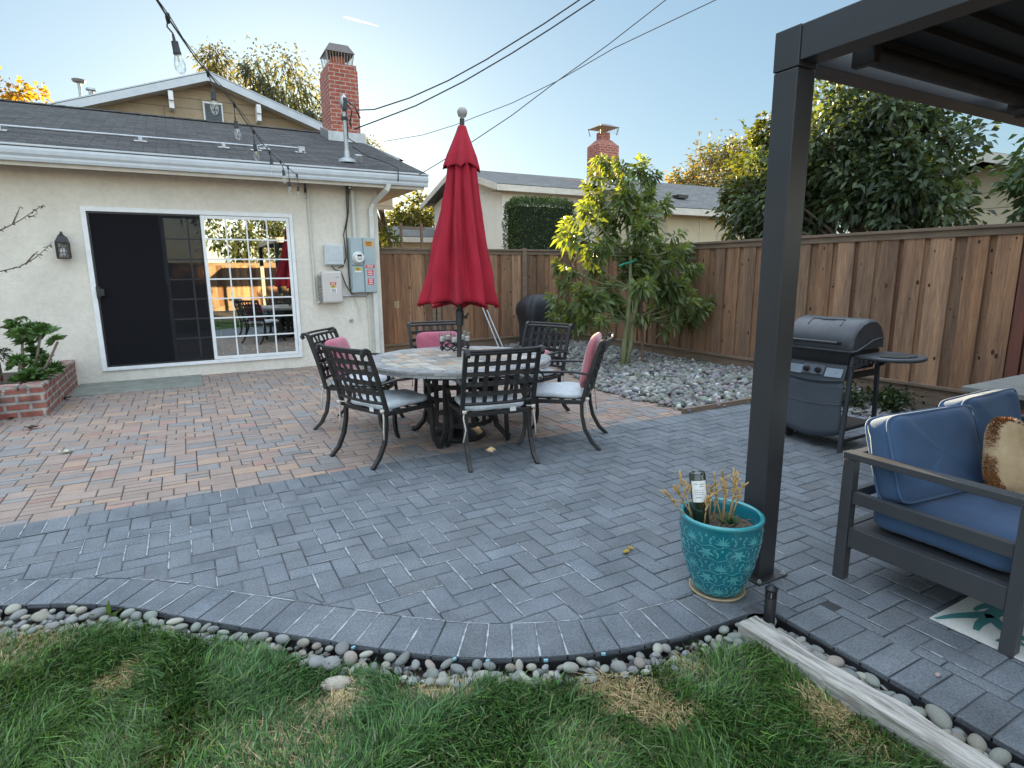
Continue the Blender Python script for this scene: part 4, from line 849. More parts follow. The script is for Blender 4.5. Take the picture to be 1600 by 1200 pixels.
for i in range(-7, 7):
    for j in range(-7, 7):
        P = [np.array(p) for p in ((i * ts, j * ts), ((i + 1) * ts, j * ts), ((i + 1) * ts, (j + 1) * ts), (i * ts, (j + 1) * ts))]
        if min(np.hypot(*p) for p in P) > .70: continue
        for q in range(24):
            th = 2 * PI * q / 24; nn = -np.array([math.cos(th), math.sin(th)]); P = clip(P, -nn * .70, nn)
            if len(P) < 3: break
        if len(P) >= 3: tp.poly(P, tilecol(), gap=.003, bev=.003, z=TZ + .004)
to = tp.build('tile_mosaic', m_tile); del to['kind']; to.parent = tb
b = MB(); eb = 44                                       # stacked slate edge
for r_ in range(2):
    for i in range(eb):
        a0 = 2 * PI * (i + .5 * r_) / eb; c_ = (TR * math.cos(a0), TR * math.sin(a0)); g = .27 * rt.gauss(1, .15); b.box((*c_, TZ - .012 - .022 * r_), (.012, 2 * PI * TR / eb - .004, .019), rz=a0, col=(g, g, g * .98))
b.build('edge_tiles', m_tile, tb)
MB().lathe([(.30, TZ - .085), (.30, TZ - .045)], (0, 0, 0), 32).build('apron', m_alu, tb)
b = MB(); R0 = .30                                       # woven lattice pedestal
for i in range(16):
    th = 2 * PI * i / 16; b.box((R0 * math.cos(th), R0 * math.sin(th), .40), (.006, .045, .54), rz=th)
for j in range(5):
    z = .16 + j * .115
    for i in range(32):
        th = 2 * PI * (i + .5) / 32; b.box(((R0 + .008) * math.cos(th), (R0 + .008) * math.sin(th), z), (.006, .062, .040), rz=th)
b.build('lattice_pedestal', m_alu, tb)
for i in range(4):
    th = PI / 4 + i * PI / 2; c_, s_2 = math.cos(th), math.sin(th)
    pr_ = [(.30, .66), (.33, .55), (.335, .40), (.33, .25), (.36, .12), (.44, .035), (.49, .018)]
    MB().tube([(r * c_, r * s_2, z) for r, z in pr_], .020, prof=[(-1, -1), (1, -1), (1, 1), (-1, 1)]).build('leg', m_alu, tb, bevel=.004)
# ---------------------------------------------------------------- umbrella
UB = np.array([2.10, 4.86, 0.0]); UTOP = V(722, 186, 5.27)
um = thing('patio_umbrella', 'closed red patio umbrella standing through the round table', 'umbrella', UB)
ud = Vector(UTOP - UB); UL = ud.length; UM = ud.to_track_quat('Z', 'Y').to_matrix()
def up_(z): return UB + np.array(UM @ Vector((0, 0, z)))
MB().tube([up_(.05), up_(1.15), up_(UL)], .022, 14).build('pole', m_alu, um, world=True, smooth=True)
MB().lathe([(.034, 1.02), (.036, 1.06), (.036, 1.15), (.03, 1.17)], UB, 14, M=UM).box(UB + np.array(UM @ Vector((-.045, -.01, 1.10))), (.05, .03, .03)).tube([UB + np.array(UM @ Vector((-.06, -.01, 1.10))), UB + np.array(UM @ Vector((-.075, -.02, 1.14)))], .008).build('crank_housing', m_black, um, world=True, bevel=.003)
MB().lathe([(.014, UL - .03), (.018, UL), (.014, UL + .01), (.036, UL + .025), (.046, UL + .055), (.044, UL + .075), (.028, UL + .096), (.006, UL + .104)], UB, 18, M=UM).build('finial', mat('finial_grey', (.30, .29, .27), rough=.5), um, world=True, smooth='all')
m_red_c = mat('red_canvas', (.38, .006, .026), (.30, .005, .020), 5, rough=.85, bump=.25, bscale=260, trans=.12)
def z_of(py): return float((V(720, py, 5.22) - UB) @ np.array(UM @ Vector((0, 0, 1))))
Zs = [z_of(p) for p in (474, 450, 400, 350, 300, 262, 240)]; Rs = [.285, .262, .218, .176, .140, .118, .100]
rw = random.Random(2); ph = [rw.uniform(-.35, .35) for _ in range(8)]; am = [rw.uniform(.7, 1.3) for _ in range(8)]
def fold(a, q, amp):
    k = 8 * a / (2 * PI); i = int(k) % 8; f_ = k - int(k); s_q = math.sin(PI * f_)
    sk = f_ ** (1.0 + ph[i] * .8)
    return 1 + amp * am[i] * (abs(math.cos(PI * sk)) ** 1.5 - .55) + .035 * math.sin(16 * a + i * 1.3 + q * 3) * amp * 3
def canopy(u_, v_):
    a = v_ * 2 * PI + .25; z = Zs[0] + (Zs[-1] - Zs[0]) * u_; R = float(np.interp(z, Zs, Rs)); amp = .40 * (1 - u_) ** .5 * .95 + .15
    tw = a + .25 * (1 - u_)
    k = 8 * a / (2 * PI); f_ = k - math.floor(k)
    r = R * fold(a, u_, amp) * (1 + .035 * math.sin(21 * a + 5 * u_ + 1.3 * math.sin(3 * a)) + .03 * math.sin(5 * a - 9 * u_) + .02 * math.sin(13 * a + 17 * u_)); zz = z + (.045 * (abs(math.sin(PI * f_))) * (1 if u_ == 0 else max(0, 1 - u_ * 7)) - (.03 * max(0, 1 - u_ * 7)))
    return tuple(UB + np.array(UM @ Vector((r * math.cos(tw), r * math.sin(tw), zz))))
cn = MB().grid(canopy, 40, 160).build('canopy', m_red_c, um, world=True, smooth='all')
sol = cn.modifiers.new('thick', 'SOLIDIFY'); sol.thickness = .006
Zt = [z_of(p) for p in (264, 256, 240, 220, 205, 194)]; Rt = [.148, .145, .124, .085, .055, .036]
def vent(u_, v_):
    a = v_ * 2 * PI; z = Zt[0] + (Zt[-1] - Zt[0]) * u_; R = float(np.interp(z, Zt, Rt)); k = 8 * a / (2 * PI); f_ = k - math.floor(k)
    r = R * (1 + (.26 * (1 - u_) + .05) * (abs(math.cos(PI * f_)) ** 1.4 - .5)); zz = z + .035 * math.sin(PI * f_) * max(0, 1 - u_ * 4) + .012 * math.sin(3 * a + 1) * max(0, 1 - u_ * 3)
    return tuple(UB + np.array(UM @ Vector((r * math.cos(a + .25), r * math.sin(a + .25), zz))))
vt = MB().grid(vent, 20, 128).build('vent_canopy', m_red_c, um, world=True, smooth='all'); sol = vt.modifiers.new('thick', 'SOLIDIFY'); sol.thickness = .005
b = MB()
for i in range(8):
    a = 2 * PI * i / 8 + .5; b.tube([UB + np.array(UM @ Vector((r * math.cos(a), r * math.sin(a), z))) for r, z in ((.15, Zs[0] + .005), (.08, Zs[3]), (.035, Zs[-1]))], .008, 5)
b.build('ribs', m_alu, um, world=True)
MB().lathe([(.25, 0.0), (.26, .02), (.24, .045), (.10, .07), (.045, .09), (.035, .32), (.028, .36)], UB, 28).build('base', m_black, um, world=True, smooth=True)
# ---------------------------------------------------------------- candle holder
CH = np.array([*(G(711, 546, TZ + .01)[:2]), TZ + .009])
ch = thing('candle_holder', 'black scrolled wire candle holder in the middle of the round table', 'candle holder', CH)
b = MB(); Rr = .135
for k in range(3):
    b.tube([CH + np.array([(Rr + .012 * math.sin(5 * t + k)) * math.cos(t), (Rr + .012 * math.sin(5 * t + k)) * math.sin(t), .045 + .038 * math.sin(3 * t + k * 2.1)]) for t in np.linspace(0, 2 * PI, 60)], .006, 6)
for k in range(6): a = k * PI / 3; b.tube([CH + np.array([Rr * math.cos(a), Rr * math.sin(a), .0]), CH + np.array([(Rr + .02) * math.cos(a + .2), (Rr + .02) * math.sin(a + .2), .05]), CH + np.array([Rr * math.cos(a), Rr * math.sin(a), .085])], .006, 6)
b.build('scroll_frame', m_black, ch, world=True, smooth='all')
for k in range(5):
    a = k * 2 * PI / 5 + .5; p = CH + np.array([Rr * .95 * math.cos(a), Rr * .95 * math.sin(a), .082]); MB().lathe([(.034, 0), (.034, .004)], p, 14).build('cup_plate', m_black, ch, world=True)
    ct_ = setp(MB().lathe([(.026, .004), (.030, .035), (.036, .095), (.0345, .095), (.028, .036), (.024, .008)], p, 18).build('votive_glass', m_clear, loc=p, smooth=True), 'clear votive glass holding a white candle in the black wire holder', 'candle glass', 'votive glasses on the table')
    MB().lathe([(.024, .009), (.026, .05), (.004, .052), (.001, .058)], (0, 0, 0), 14).build('candle', mat('candle_wax', (.82, .80, .74), rough=.5), ct_, smooth=True)
# ---------------------------------------------------------------- patio chairs
m_cush = mat('cushion_cloth', (.60, .645, .67), (.49, .53, .56), 60, rough=.95, bump=.6, bscale=230, contrast=(.4, .6))
m_tie = mat('tie_cloth', (.62, .58, .50), rough=.95)
def chair_parts(root, i, ties=True):
    hw = .292; rndc = random.Random(i)
    sq = [(-.9, -1), (.9, -1), (.9, 1), (-.9, 1)]
    fl = [(.258, .25, .40), (.25, .265, .30), (.252, .26, .18), (.262, .275, .08), (.275, .305, .02), (.28, .32, .0)]
    rl = [(.262, -.235, .40), (.265, -.24, .30), (.27, -.265, .18), (.268, -.325, .07), (.275, -.385, .012), (.277, -.405, .0)]
    for s in (-1, 1):
        for P in (fl, rl): MB().tube([(s * x, y, z) for x, y, z in P], [.016, .016, .017, .017, .016, .013], prof=sq, up=(1, 0, 0)).build('leg', m_alu, root, bevel=.003)
    b = MB(); pts = []                                   # seat frame with a bowed front
    for k in range(13): u_ = k / 12 * 2 - 1; pts.append((u_ * .262, .245 + .045 * (1 - u_ * u_), .402 - .012 * (1 - u_ * u_)))
    b.tube(pts, .016, prof=[(-.7, -1.1), (.7, -1.1), (.7, 1.1), (-.7, 1.1)], up=(0, 0, 1))
    for s in (-1, 1): b.bar((s * .268, -.25, .41), (s * .268, .25, .402), .022, .034)
    b.bar((-.26, -.24, .41), (.26, -.24, .41), .022, .034)
    for k in range(5): b.bar((-.2 + k * .1, -.24, .405), (-.2 + k * .1, .27, .395), .035, .006)
    for k in range(4): b.bar((-.25, -.15 + k * .11, .402), (.25, -.15 + k * .11, .402), .035, .006)
    b.build('seat_frame', m_alu, root, bevel=.002)
    def back(x, z):                                      # curved back surface; z from seat to top
        t = (z - .42) / .51; return np.array([x, -.245 - .115 * t - .035 * t * t + .03 * (x / hw) ** 2 - .03, z])
    for s in (-1, 1):
        b = MB(); P = [back(s * hw, z) for z in (.41, .5, .6, .7, .8, .88, .92)]; top = P[-1]; P += [top + np.array([0, -.022, .014]), top + np.array([0, -.048, .010]), top + np.array([0, -.058, -.014]), top + np.array([0, -.042, -.03])]
        b.tube(P, .0165, prof=[(-.9, -1), (.9, -1), (.9, 1), (-.9, 1)], up=(1, 0, 0)).build('back_stile', m_alu, root, bevel=.003)
    b = MB(); nxv = 6
    for k in range(nxv):
        x = -hw + (k + 1) * 2 * hw / (nxv + 1); P = [back(x, z) + np.array([0, .005 * (1 if (q + k) % 2 else -1), 0]) for q, z in enumerate(np.linspace(.50, .905, 9))]
        b.tube(P, 1.0, prof=[(-.017, -.0035), (.017, -.0035), (.017, .0035), (-.017, .0035)], up=(0, 1, 0))
    for k in range(6):
        z = .50 + k * .081; w_ = .0175 if k not in (0, 5) else .017
        P = [back(x, z) + np.array([0, .006 * (1 if (q + k) % 2 else -1) if 0 < k < 5 else 0, 0]) for q, x in enumerate(np.linspace(-hw + .01, hw - .01, 13))]
        b.tube(P, 1.0, prof=[(-w_, -.004), (w_, -.004), (w_, .004), (-w_, .004)], up=(0, 1, 0)) if 0 < k < 5 else b.tube(P, .014, 8)
    P = [back(x, .925) + np.array([0, -.035, .006]) for x in np.linspace(-hw, hw, 9)]; b.tube(P, .012, 8)
    b.build('lattice_back', m_alu, root, smooth=True)
    for s in (-1, 1):
        P = [back(s * hw, .655) + np.array([s * .012, 0, 0]), (s * .30, -.16, .672), (s * .312, 0, .668), (s * .312, .14, .662), (s * .305, .215, .645), (s * .30, .252, .605), (s * .295, .25, .56), (s * .29, .215, .535), (s * .28, .20, .50), (s * .268, .225, .44), (s * .262, .235, .41)]
        MB().tube(P, [.013, .014, .016, .017, .017, .016, .014, .013, .012, .012, .013], prof=[(-1.25, -.6), (1.25, -.6), (1.25, .6), (-1.25, .6)], up=(1, 0, 0) if False else None).build('armrest', m_alu, root, bevel=.003)
    def cush(u_, v_):
        th = v_ * 2 * PI; c_, s_2 = math.cos(th), math.sin(th); ex = .42
        sx = math.copysign(abs(c_) ** ex, c_); sy = math.copysign(abs(s_2) ** ex, s_2); lat = (u_ - .5) * PI; cr = math.cos(lat) ** .38; zz = math.sin(lat)
        taper = 1 - .06 * (sy > 0) * sy
        x = sx * .255 * taper * cr; y = .015 + sy * .265 * cr + (.02 * (1 - sx * sx) if sy > 0 else 0)
        z = .458 + .034 * math.copysign(abs(zz) ** .7, zz) + .008 * math.sin(x * 19 + i) * math.sin(y * 17 + 2 * i) * (zz > 0) - .012 * (abs(sx) * abs(sy)) * cr
        return (x, y, z)
    cu = MB().grid(cush, 16, 64).build('seat_cushion', m_cush, root, smooth='all')
    for s in (-1, 1):
        p0 = np.array([s * .272, -.25, .445]); l1 = rndc.uniform(.12, .26)
        MB().tube([p0 + np.array([-s * .03, 0, 0]), p0 + np.array([s * .012, -.03, .004]), p0 + np.array([s * .02, -.03, -.05]), p0 + np.array([s * .016 + .01, -.04, -l1 * .6]), p0 + np.array([s * .03, -.045, -l1])], .006, 6).lathe([(.016, -.012), (.018, .0), (.016, .012)], p0 + np.array([s * .012, -.035, 0]), 8).build('tie_strap', m_tie, cu, smooth='all')
    MB().box((.12, -.262, .432), (.05, .003, .035)).build('care_tag', m_paper, cu)
def place_chair(c, f, label, i):
    f = np.array(f, float) / np.hypot(*f); rz_ = math.atan2(f[1], f[0]) - PI / 2
    t = thing('patio_chair', label, 'chair', (c[0], c[1], 0), rz_, 'lattice back patio chairs round the table'); return t
def rear(m_, f): f = np.array(f, float) / np.hypot(*f); return np.array(m_) + f * .405
chairs = []
specs = [(rear((2.045, 3.83), (.149, .989)), (.149, .989), 'dark lattice chair with its back to the lawn, standing half on grey pavers'),
         (rear((1.03, 4.565), (.93, .365)), (.93, .365), 'dark lattice chair standing on tan pavers in front of the chair with a pink pillow'),
         (rear((1.14, 6.0), (.80, -.60)), (.80, -.60), 'dark lattice chair holding a pink pillow nearest the sliding door'),
         (np.array([2.42, 5.95]), (-.15, -.99), 'dark lattice chair behind the umbrella pole with a pink pillow showing above the table'),
         (np.array([3.08, 5.28]), (-.93, -.36), 'grey lattice chair facing the table beside the gravel bed, its open lattice showing'),
         (rear((3.15, 4.02), (-.72, .69)), (-.72, .69), 'dark lattice chair in side view with a faded pink pillow and sunlit top')]
t0 = place_chair(*specs[0], 0); chair_parts(t0, 0); chairs.append(t0)
for i in range(1, 6):
    c_, f_, lb = specs[i]; o = copy_tree(t0); f_ = np.array(f_) / np.hypot(*f_); o.location = (c_[0], c_[1], 0); rz_ = math.atan2(f_[1], f_[0]) - PI / 2; o.rotation_euler = (0, 0, rz_); o['label'] = lb; ORG[o.name] = (np.array([c_[0], c_[1], 0]), rz_); chairs.append(o)
m_pink = mat('pink_cloth', (.43, .115, .165), (.35, .085, .13), 8, rough=.95, bump=.4, bscale=200, sheen=.5)
m_pink2 = mat('faded_pink_cloth', (.46, .16, .18), (.38, .12, .15), 8, rough=.95, bump=.4, bscale=200, sheen=.5)
def pillow_mb(w, h, t, seed=0):
    def fn(u_, v_):
        th = v_ * 2 * PI; c_, s_2 = math.cos(th), math.sin(th); ex = .45; sx = math.copysign(abs(c_) ** ex, c_); sy = math.copysign(abs(s_2) ** ex, s_2); lat = (u_ - .5) * PI; cr = math.cos(lat) ** .55
        x, z = sx * w / 2 * cr, sy * h / 2 * cr; px = 1 - .10 * (1 - abs(sx) ** 4) ; x *= 1 - .06 * (1 - sy * sy) * (abs(sx) > .5); z *= 1 - .06 * (1 - sx * sx) * (abs(sy) > .5)
        y = math.sin(lat) * t / 2 * (1 - .5 * (sx * sx * sy * sy) ** 2 * cr) + .006 * math.sin(x * 23 + seed) * math.sin(z * 19 + seed * 2) * cr
        return (x, y, z)
    return MB().grid(fn, 22, 56)
def pillow(ch_, label, w, h, t, pos, tilt, m_, roll=0.0):
    loc, rz_ = ORG[ch_.name]; p = Vector(loc) + Matrix.Rotation(rz_, 3, 'Z') @ Vector(pos)
    o = pillow_mb(w, h, t, len(label)).build('throw_pillow', m_, smooth='all'); o.location = p; o.rotation_euler = (Matrix.Rotation(rz_, 3, 'Z') @ Matrix.Rotation(tilt, 3, 'X') @ Matrix.Rotation(roll, 3, 'Y')).to_euler(); setp(o, label, 'pillow', 'pillows on the patio chairs')
pillow(chairs[2], 'bright pink pillow leaning in the chair nearest the sliding door', .50, .42, .13, (0, -.215, .67), .24, m_pink)
pillow(chairs[3], 'bright pink pillow in the chair behind the umbrella pole', .52, .34, .12, (-.0, -.23, .68), .2, m_pink)
pillow(chairs[4], 'pink pillow slumped low on the seat of the chair beside the gravel', .40, .24, .12, (.0, -.13, .58), .55, m_pink2)
pillow(chairs[5], 'tall faded pink pillow upright in the side facing chair with the sunlit top', .46, .50, .11, (0, -.275, .735), .22, m_pink2)
# ---------------------------------------------------------------- loveseat
m_sofa = mat('sofa_metal', (.050, .052, .056), (.042, .044, .048), 4, rough=.48, bump=.05, bscale=300)
m_blue = mat('blue_canvas', (.055, .108, .210), (.043, .088, .175), 4, rough=.9, bump=.3, bscale=330, sheen=.15); m_pipe = mat('pale_blue_piping', (.062, .13, .26), rough=.85, sheen=.3)
SX0, SX1, SYB, SYF = 2.685, 4.28, 1.555, .845
so = thing('outdoor_sofa', 'charcoal metal garden sofa with blue cushions on the rug', 'sofa', (SX0, SYF, 0))
LW = .052
for x in (SX0, SX1 - LW):
    MB().bx(x, x + LW, SYB - .02, SYB + LW - .02, .02 - .02, .608).build('leg', m_sofa, so, world=True, bevel=.003); MB().bx(x, x + LW, SYF, SYF + LW, 0, .608).build('leg', m_sofa, so, world=True, bevel=.003)
    MB().bx(x - .003, x + .062, SYF - .003, SYB + LW - .017, .611, .643).build('armrest', m_sofa, so, world=True, bevel=.003)
    MB().bx(x + .010, x + .042, SYF + LW + .002, SYB - .022, .395, .455).build('side_rail', m_sofa, so, world=True, bevel=.003)
    MB().bx(x + .008, x + .044, SYF + LW + .002, SYB - .022, .175, .275).build('base_rail', m_sofa, so, world=True, bevel=.003)
MB().bx(SX0 + LW + .002, SX1 - LW - .002, SYF + .008, SYF + .044, .175, .275).bx(SX0 + LW + .002, SX1 - LW - .002, SYB - .012, SYB + .024, .175, .275).bx(SX0 + LW, SX1 - LW, SYF + .05, SYB - .015, .25, .272).build('base_frame', m_sofa, so, world=True, bevel=.003)
b = MB(); b.bx(SX0 + .064, SX1 - .064, SYB - .016, SYB + .026, .612, .642); b.bx(SX0 + LW + .002, SX1 - LW - .002, SYB - .010, SYB + .02, .40, .45)
b.build('back_rail', m_sofa, so, world=True, bevel=.003)
def slab(c, w, d, h, seed, ex=.22, wr=.004, M_=None):
    def fn(u_, v_):
        th = v_ * 2 * PI; c_, s_2 = math.cos(th), math.sin(th); sx = math.copysign(abs(c_) ** ex, c_); sy = math.copysign(abs(s_2) ** ex, s_2); lat = (u_ - .5) * PI; cr = math.cos(lat) ** .22; zz = math.copysign(abs(math.sin(lat)) ** .55, math.sin(lat))
        x, y = sx * w / 2 * cr, sy * d / 2 * cr; z = zz * h / 2 * (1 + .16 * (1 - sx * sx) * (1 - sy * sy)) + wr * math.sin(x * 16 + seed) * math.sin(y * 13 + seed) + wr * .7 * math.sin((x + y) * 30 + seed)
        p = Vector((x, y, z)); return tuple((M_ @ p if M_ is not None else p) + Vector(c))
    return MB().grid(fn, 26, 88)
MB_ = slab(((SX0 + SX1) / 2, (SYF + SYB) / 2 - .01, .35), SX1 - SX0 - .13, SYB - SYF - .07, .15, 1); MB_.build('seat_cushion', m_blue, so, world=True, smooth='all')
def backcush(cx, cy, rzc, tilt, seed, w=.66, h=.405):
    M_ = Matrix.Rotation(rzc, 3, 'Z') @ Matrix.Rotation(PI / 2 + tilt, 3, 'X'); c = Vector((cx, cy, .425 + h / 2 * math.cos(tilt)))
    o = slab(c, w, h, .15, seed, ex=.20, wr=.008, M_=M_).build('back_cushion', m_blue, so, world=True, smooth='all')
    for zz in (-1, 1):                                   # corded seams round both faces
        pts = []
        for k in range(97):
            th = 2 * PI * k / 96; c_, s_2 = math.cos(th), math.sin(th); x = math.copysign(abs(c_) ** .2, c_) * (w / 2) * .992; y = math.copysign(abs(s_2) ** .2, s_2) * (h / 2) * .992
            pts.append(tuple(M_ @ Vector((x, y, zz * .052)) + c))
        MB().tube(pts, .0055, 6, cap=False).build('piping', m_pipe, o, world=True, smooth='all')
backcush(3.09, 1.42, -.10, -.30, 3); backcush(3.76, 1.47, .03, -.24, 8)
m_cow = mat('hide_cloth', (.56, .42, .26), (.40, .27, .14), 7, rough=.95, bump=.6, bscale=140); m_cowb = mat('brown_fringe', (.30, .12, .035), (.22, .085, .03), 20, rough=.98, bump=.6, bscale=140); m_cream = mat('cream_fur', (.66, .61, .50), (.55, .5, .4), 20, rough=.98)
tpw = thing('throw_pillow', 'tan furry throw pillow with brown fringed edge on the blue sofa', 'pillow', (3.38, 1.16, .60))
Mx = Matrix.Rotation(-.25, 3, 'Z') @ Matrix.Rotation(-.35, 3, 'X') @ Matrix.Rotation(.35, 3, 'Y')
pm = pillow_mb(.40, .36, .15, 4); pm.v = [tuple(Mx @ Vector(v)) for v in pm.v]; pm.build('pillow_body', m_cow, tpw, smooth='all')
rngp = np.random.default_rng(4)
def fur(frange, m_, n, l, spread, name):
    th = rngp.uniform(*frange, n); c_, s_2 = np.cos(th), np.sin(th); sx = np.sign(c_) * np.abs(c_) ** .45; sy = np.sign(s_2) * np.abs(s_2) ** .45; k = rngp.uniform(.89, .98, n)
    P = np.stack([sx * .195 * k, (1 - k) * rngp.choice([-1, 1], n) * .22 - .01, sy * .175 * k], 1); D = np.stack([sx, rngp.normal(0, spread, n), sy], 1) + rngp.normal(0, .25, (n, 3))
    Mn = np.array(Mx); P = P @ Mn.T; D = D @ Mn.T; Vv, Ff, r_ = leaves_np(P, D, l * rngp.uniform(.6, 1.2, n), .004, .25, rngp, simple=True); build_np(name, Vv, Ff, np.ones((len(Ff), 3)), m_, tpw)
fur((2.1, 4.3), m_cowb, 1700, .026, .7, 'fringe'); fur((-1.8, 1.8), m_cream, 2200, .03, .6, 'fringe'); fur((1.2, 2.2), m_cowb, 700, .03, .6, 'fringe')
# rug
rx0, rx1, ry0, ry1 = 2.69, 4.9, -1.6, 1.145
rg = thing('outdoor_rug', 'white woven rug with teal coral branches under the blue sofa', 'rug', ((rx0 + rx1) / 2, (ry0 + ry1) / 2, 0))
m_rug = mat('rug_weave', (.66, .66, .60), (.56, .56, .51), 90, rough=.95, bump=.6, bscale=240); m_teal = mat('rug_teal', (.045, .20, .19), (.035, .16, .155), 60, rough=.95, bump=.6, bscale=240)
MB().bx(rx0, rx1, ry0, ry1, .0055, .011).build('rug_base', m_rug, rg, world=True)
b = MB(); rr_ = random.Random(12)
def branch(p, a, L_, w, dep):
    pts = []; q = np.array(p, float)
    for k in range(9): pts.append(q.copy()); a += rr_.gauss(0, .06) + .05; q = q + np.array([math.cos(a), math.sin(a)]) * L_ / 8
    pts = np.array(pts); T_ = norm(np.gradient(pts, axis=0)); Nn = np.stack([-T_[:, 1], T_[:, 0]], 1); ww = w * (1 - .75 * np.linspace(0, 1, 9) ** 1.5)[:, None]
    Lp, Rp = pts + Nn * ww, pts - Nn * ww; ok = lambda z: np.stack([z[:, 0].clip(rx0 + .01, rx1 - .01), z[:, 1].clip(ry0 + .01, ry1 - .01)], 1); Lp, Rp = ok(Lp), ok(Rp)
    zz = .0122 + .0004 * dep
    for k in range(8): b.add([(*Lp[k], zz), (*Rp[k], zz), (*Rp[k + 1], zz), (*Lp[k + 1], zz)], [(0, 1, 2, 3)])
    if dep < 1:
        for k in (2, 5):
            for s in (-1, 1): branch(pts[k], a - .3 + s * rr_.uniform(.5, .8), L_ * rr_.uniform(.35, .55), w * .62, dep + 1)
for (p, a, L_) in [((3.45, .62), 2.75, .75), ((3.25, .98), 2.9, .50), ((3.9, .9), 1.9, .6), ((2.9, -.2), 1.7, .8), ((3.9, -.2), 1.2, .9), ((3.2, -1.2), 1.3, .8), ((4.4, -1.2), 1.7, .8), ((2.80, .30), 1.1, .5)]: branch(p, a, L_, .042, 0)
b.build('coral_pattern', m_teal, rg, world=True)
# table behind the sofa
st = thing('side_table', 'grey topped outdoor table beyond the end of the sofa', 'table', (5.1, 1.55, 0)); MB().bx(4.50, 5.9, 1.05, 1.92, .685, .72).build('table_top', mat('grey_tabletop', (.22, .22, .20), (.15, .15, .14), 8, rough=.6), st, world=True, bevel=.004)
MB().bx(4.53, 5.87, 1.08, 1.10, .62, .684).bx(4.53, 5.87, 1.87, 1.89, .62, .684).bx(4.53, 4.55, 1.10, 1.87, .62, .684).bx(5.85, 5.87, 1.10, 1.87, .62, .684).build('apron', m_alu, st, world=True)
for x in (4.55, 5.80):
    for y in (1.10, 1.82): MB().bx(x, x + .05, y, y + .05, 0, .684).build('leg', m_alu, st, world=True, bevel=.003)
# ---------------------------------------------------------------- planter pot
PP = np.array([2.085, 1.775, 0]); 
pot = thing('glazed_pot', 'teal glazed planter pot with raised floral pattern beside the pergola post', 'planter', (*PP[:2], .014))
prof = [(.098, .014), (.108, .02), (.125, .06), (.148, .12), (.166, .19), (.178, .26), (.183, .31), (.184, .345), (.182, .37), (.186, .382), (.180, .392), (.168, .388), (.162, .37), (.158, .30), (.12, .10), (.02, .08)]
m_pot = mat('teal_glaze', (.008, .17, .21), (.005, .118, .16), 6, rough=.16, rough2=.3, spec=.6, coat=.4); m_relief = mat('pale_teal_glaze', (.10, .39, .41), (.06, .28, .30), 12, rough=.2, spec=.6)
MB().lathe(prof[:-2] + [(.158, .30), (.02, .30)], PP * [1, 1, 0], 56).build('vessel', m_pot, pot, world=True, smooth=True)
MB().lathe([(.1825, .373), (.1885, .381), (.187, .39), (.180, .3945), (.172, .393), (.168, .388)], PP * [1, 1, 0], 56, cap=False).build('rim', mat('rim_glaze', (.03, .27, .29), (.02, .20, .23), 12, rough=.18, spec=.6, coat=.3), pot, world=True, smooth='all')
pzs = [p[1] for p in prof[:9]]; prs = [p[0] for p in prof[:9]]
b = MB()
def potp(s_, z, off=.0015): r = float(np.interp(z, pzs, prs)) + off; a = s_; return (PP[0] + r * math.cos(a), PP[1] + r * math.sin(a), z)
def petal(a0, z0, ang, L_, w):
    r = float(np.interp(z0, pzs, prs)); ca, sa = math.cos(ang), math.sin(ang); out = []
    n = 7
    for k in range(n + 1): t = k / n; out.append((t * L_, w * math.sin(PI * t ** .8) * (1 if True else 0)))
    poly = [(q, h_) for q, h_ in out] + [(q, -h_) for q, h_ in out[::-1][1:-1]]
    vs = [potp(a0 + (q * ca - h_ * sa) / r, z0 + q * sa + h_ * ca, .0016) for q, h_ in poly]; b.add(vs, [tuple(range(len(vs)))])
def vine(pts, w):
    P = [potp(a, z, .0005) for a, z in pts]; b.tube(P, w, 5)
NR = 8
for row in range(5):
    z0 = .065 + row * .066; r0 = float(np.interp(z0, pzs, prs)); sc = r0 / .183
    for k in range(NR):
        a0 = 2 * PI * (k + .5 * (row % 2)) / NR
        if row % 2 == 0:
            for q in range(-3, 4): petal(a0, z0 - .018, PI / 2 + q * .47, .046 * (1 - .07 * abs(q)) * (.6 + .4 * sc), .0036)
            petal(a0, z0 - .018, -PI / 2, .012, .003)
        else:
            for q in (-2.2, -1.25, -.4, .4, 1.25, 2.2): petal(a0, z0 + .006, -PI / 2 + q, (.042 if abs(q) < 2 else .026) * (.6 + .4 * sc), .0058)
            petal(a0, z0 + .004, PI / 2, .016, .005)
        da = PI / NR
        for q in (-1, 1):
            petal(a0 + q * da * .80, z0 - .004, PI / 2 + q * .6, .022, .0042); petal(a0 + q * da * .80, z0 - .004, -PI / 2 - q * .6, .020, .0040); petal(a0 + q * da * .98, z0 + .012, PI / 2, .014, .0035)
        vine([(a0 + da * t, z0 + .006 * math.sin(t * 2 * PI) - .031) for t in np.linspace(-1, 1, 25)], .0010)
        vine([(a0 + da * .55 + .045 * (1 - t) * math.cos(t * 7), z0 + .012 + .010 * (1 - t) * math.sin(t * 7)) for t in np.linspace(0, 1, 12)], .0014); vine([(a0 - da * .55 - .045 * (1 - t) * math.cos(t * 7), z0 + .012 + .010 * (1 - t) * math.sin(t * 7)) for t in np.linspace(0, 1, 12)], .0014)
b.build('floral_relief', m_relief, pot, world=True, smooth='all')
MB().lathe([(.02, .325), (.157, .325), (.157, .30), (.02, .30)], PP * [1, 1, 0], 32).build('soil', m_soil, pot, world=True)
setp(MB().lathe([(.105, .003), (.122, .006), (.128, .016), (.123, .018), (.115, .0125), (.02, .0125)], PP * [1, 1, 0], 40).build('pot_saucer', mat('tan_saucer', (.42, .33, .20), (.33, .26, .16), 9, rough=.7), loc=PP, smooth=True), 'tan clay saucer under the teal pot', 'saucer')
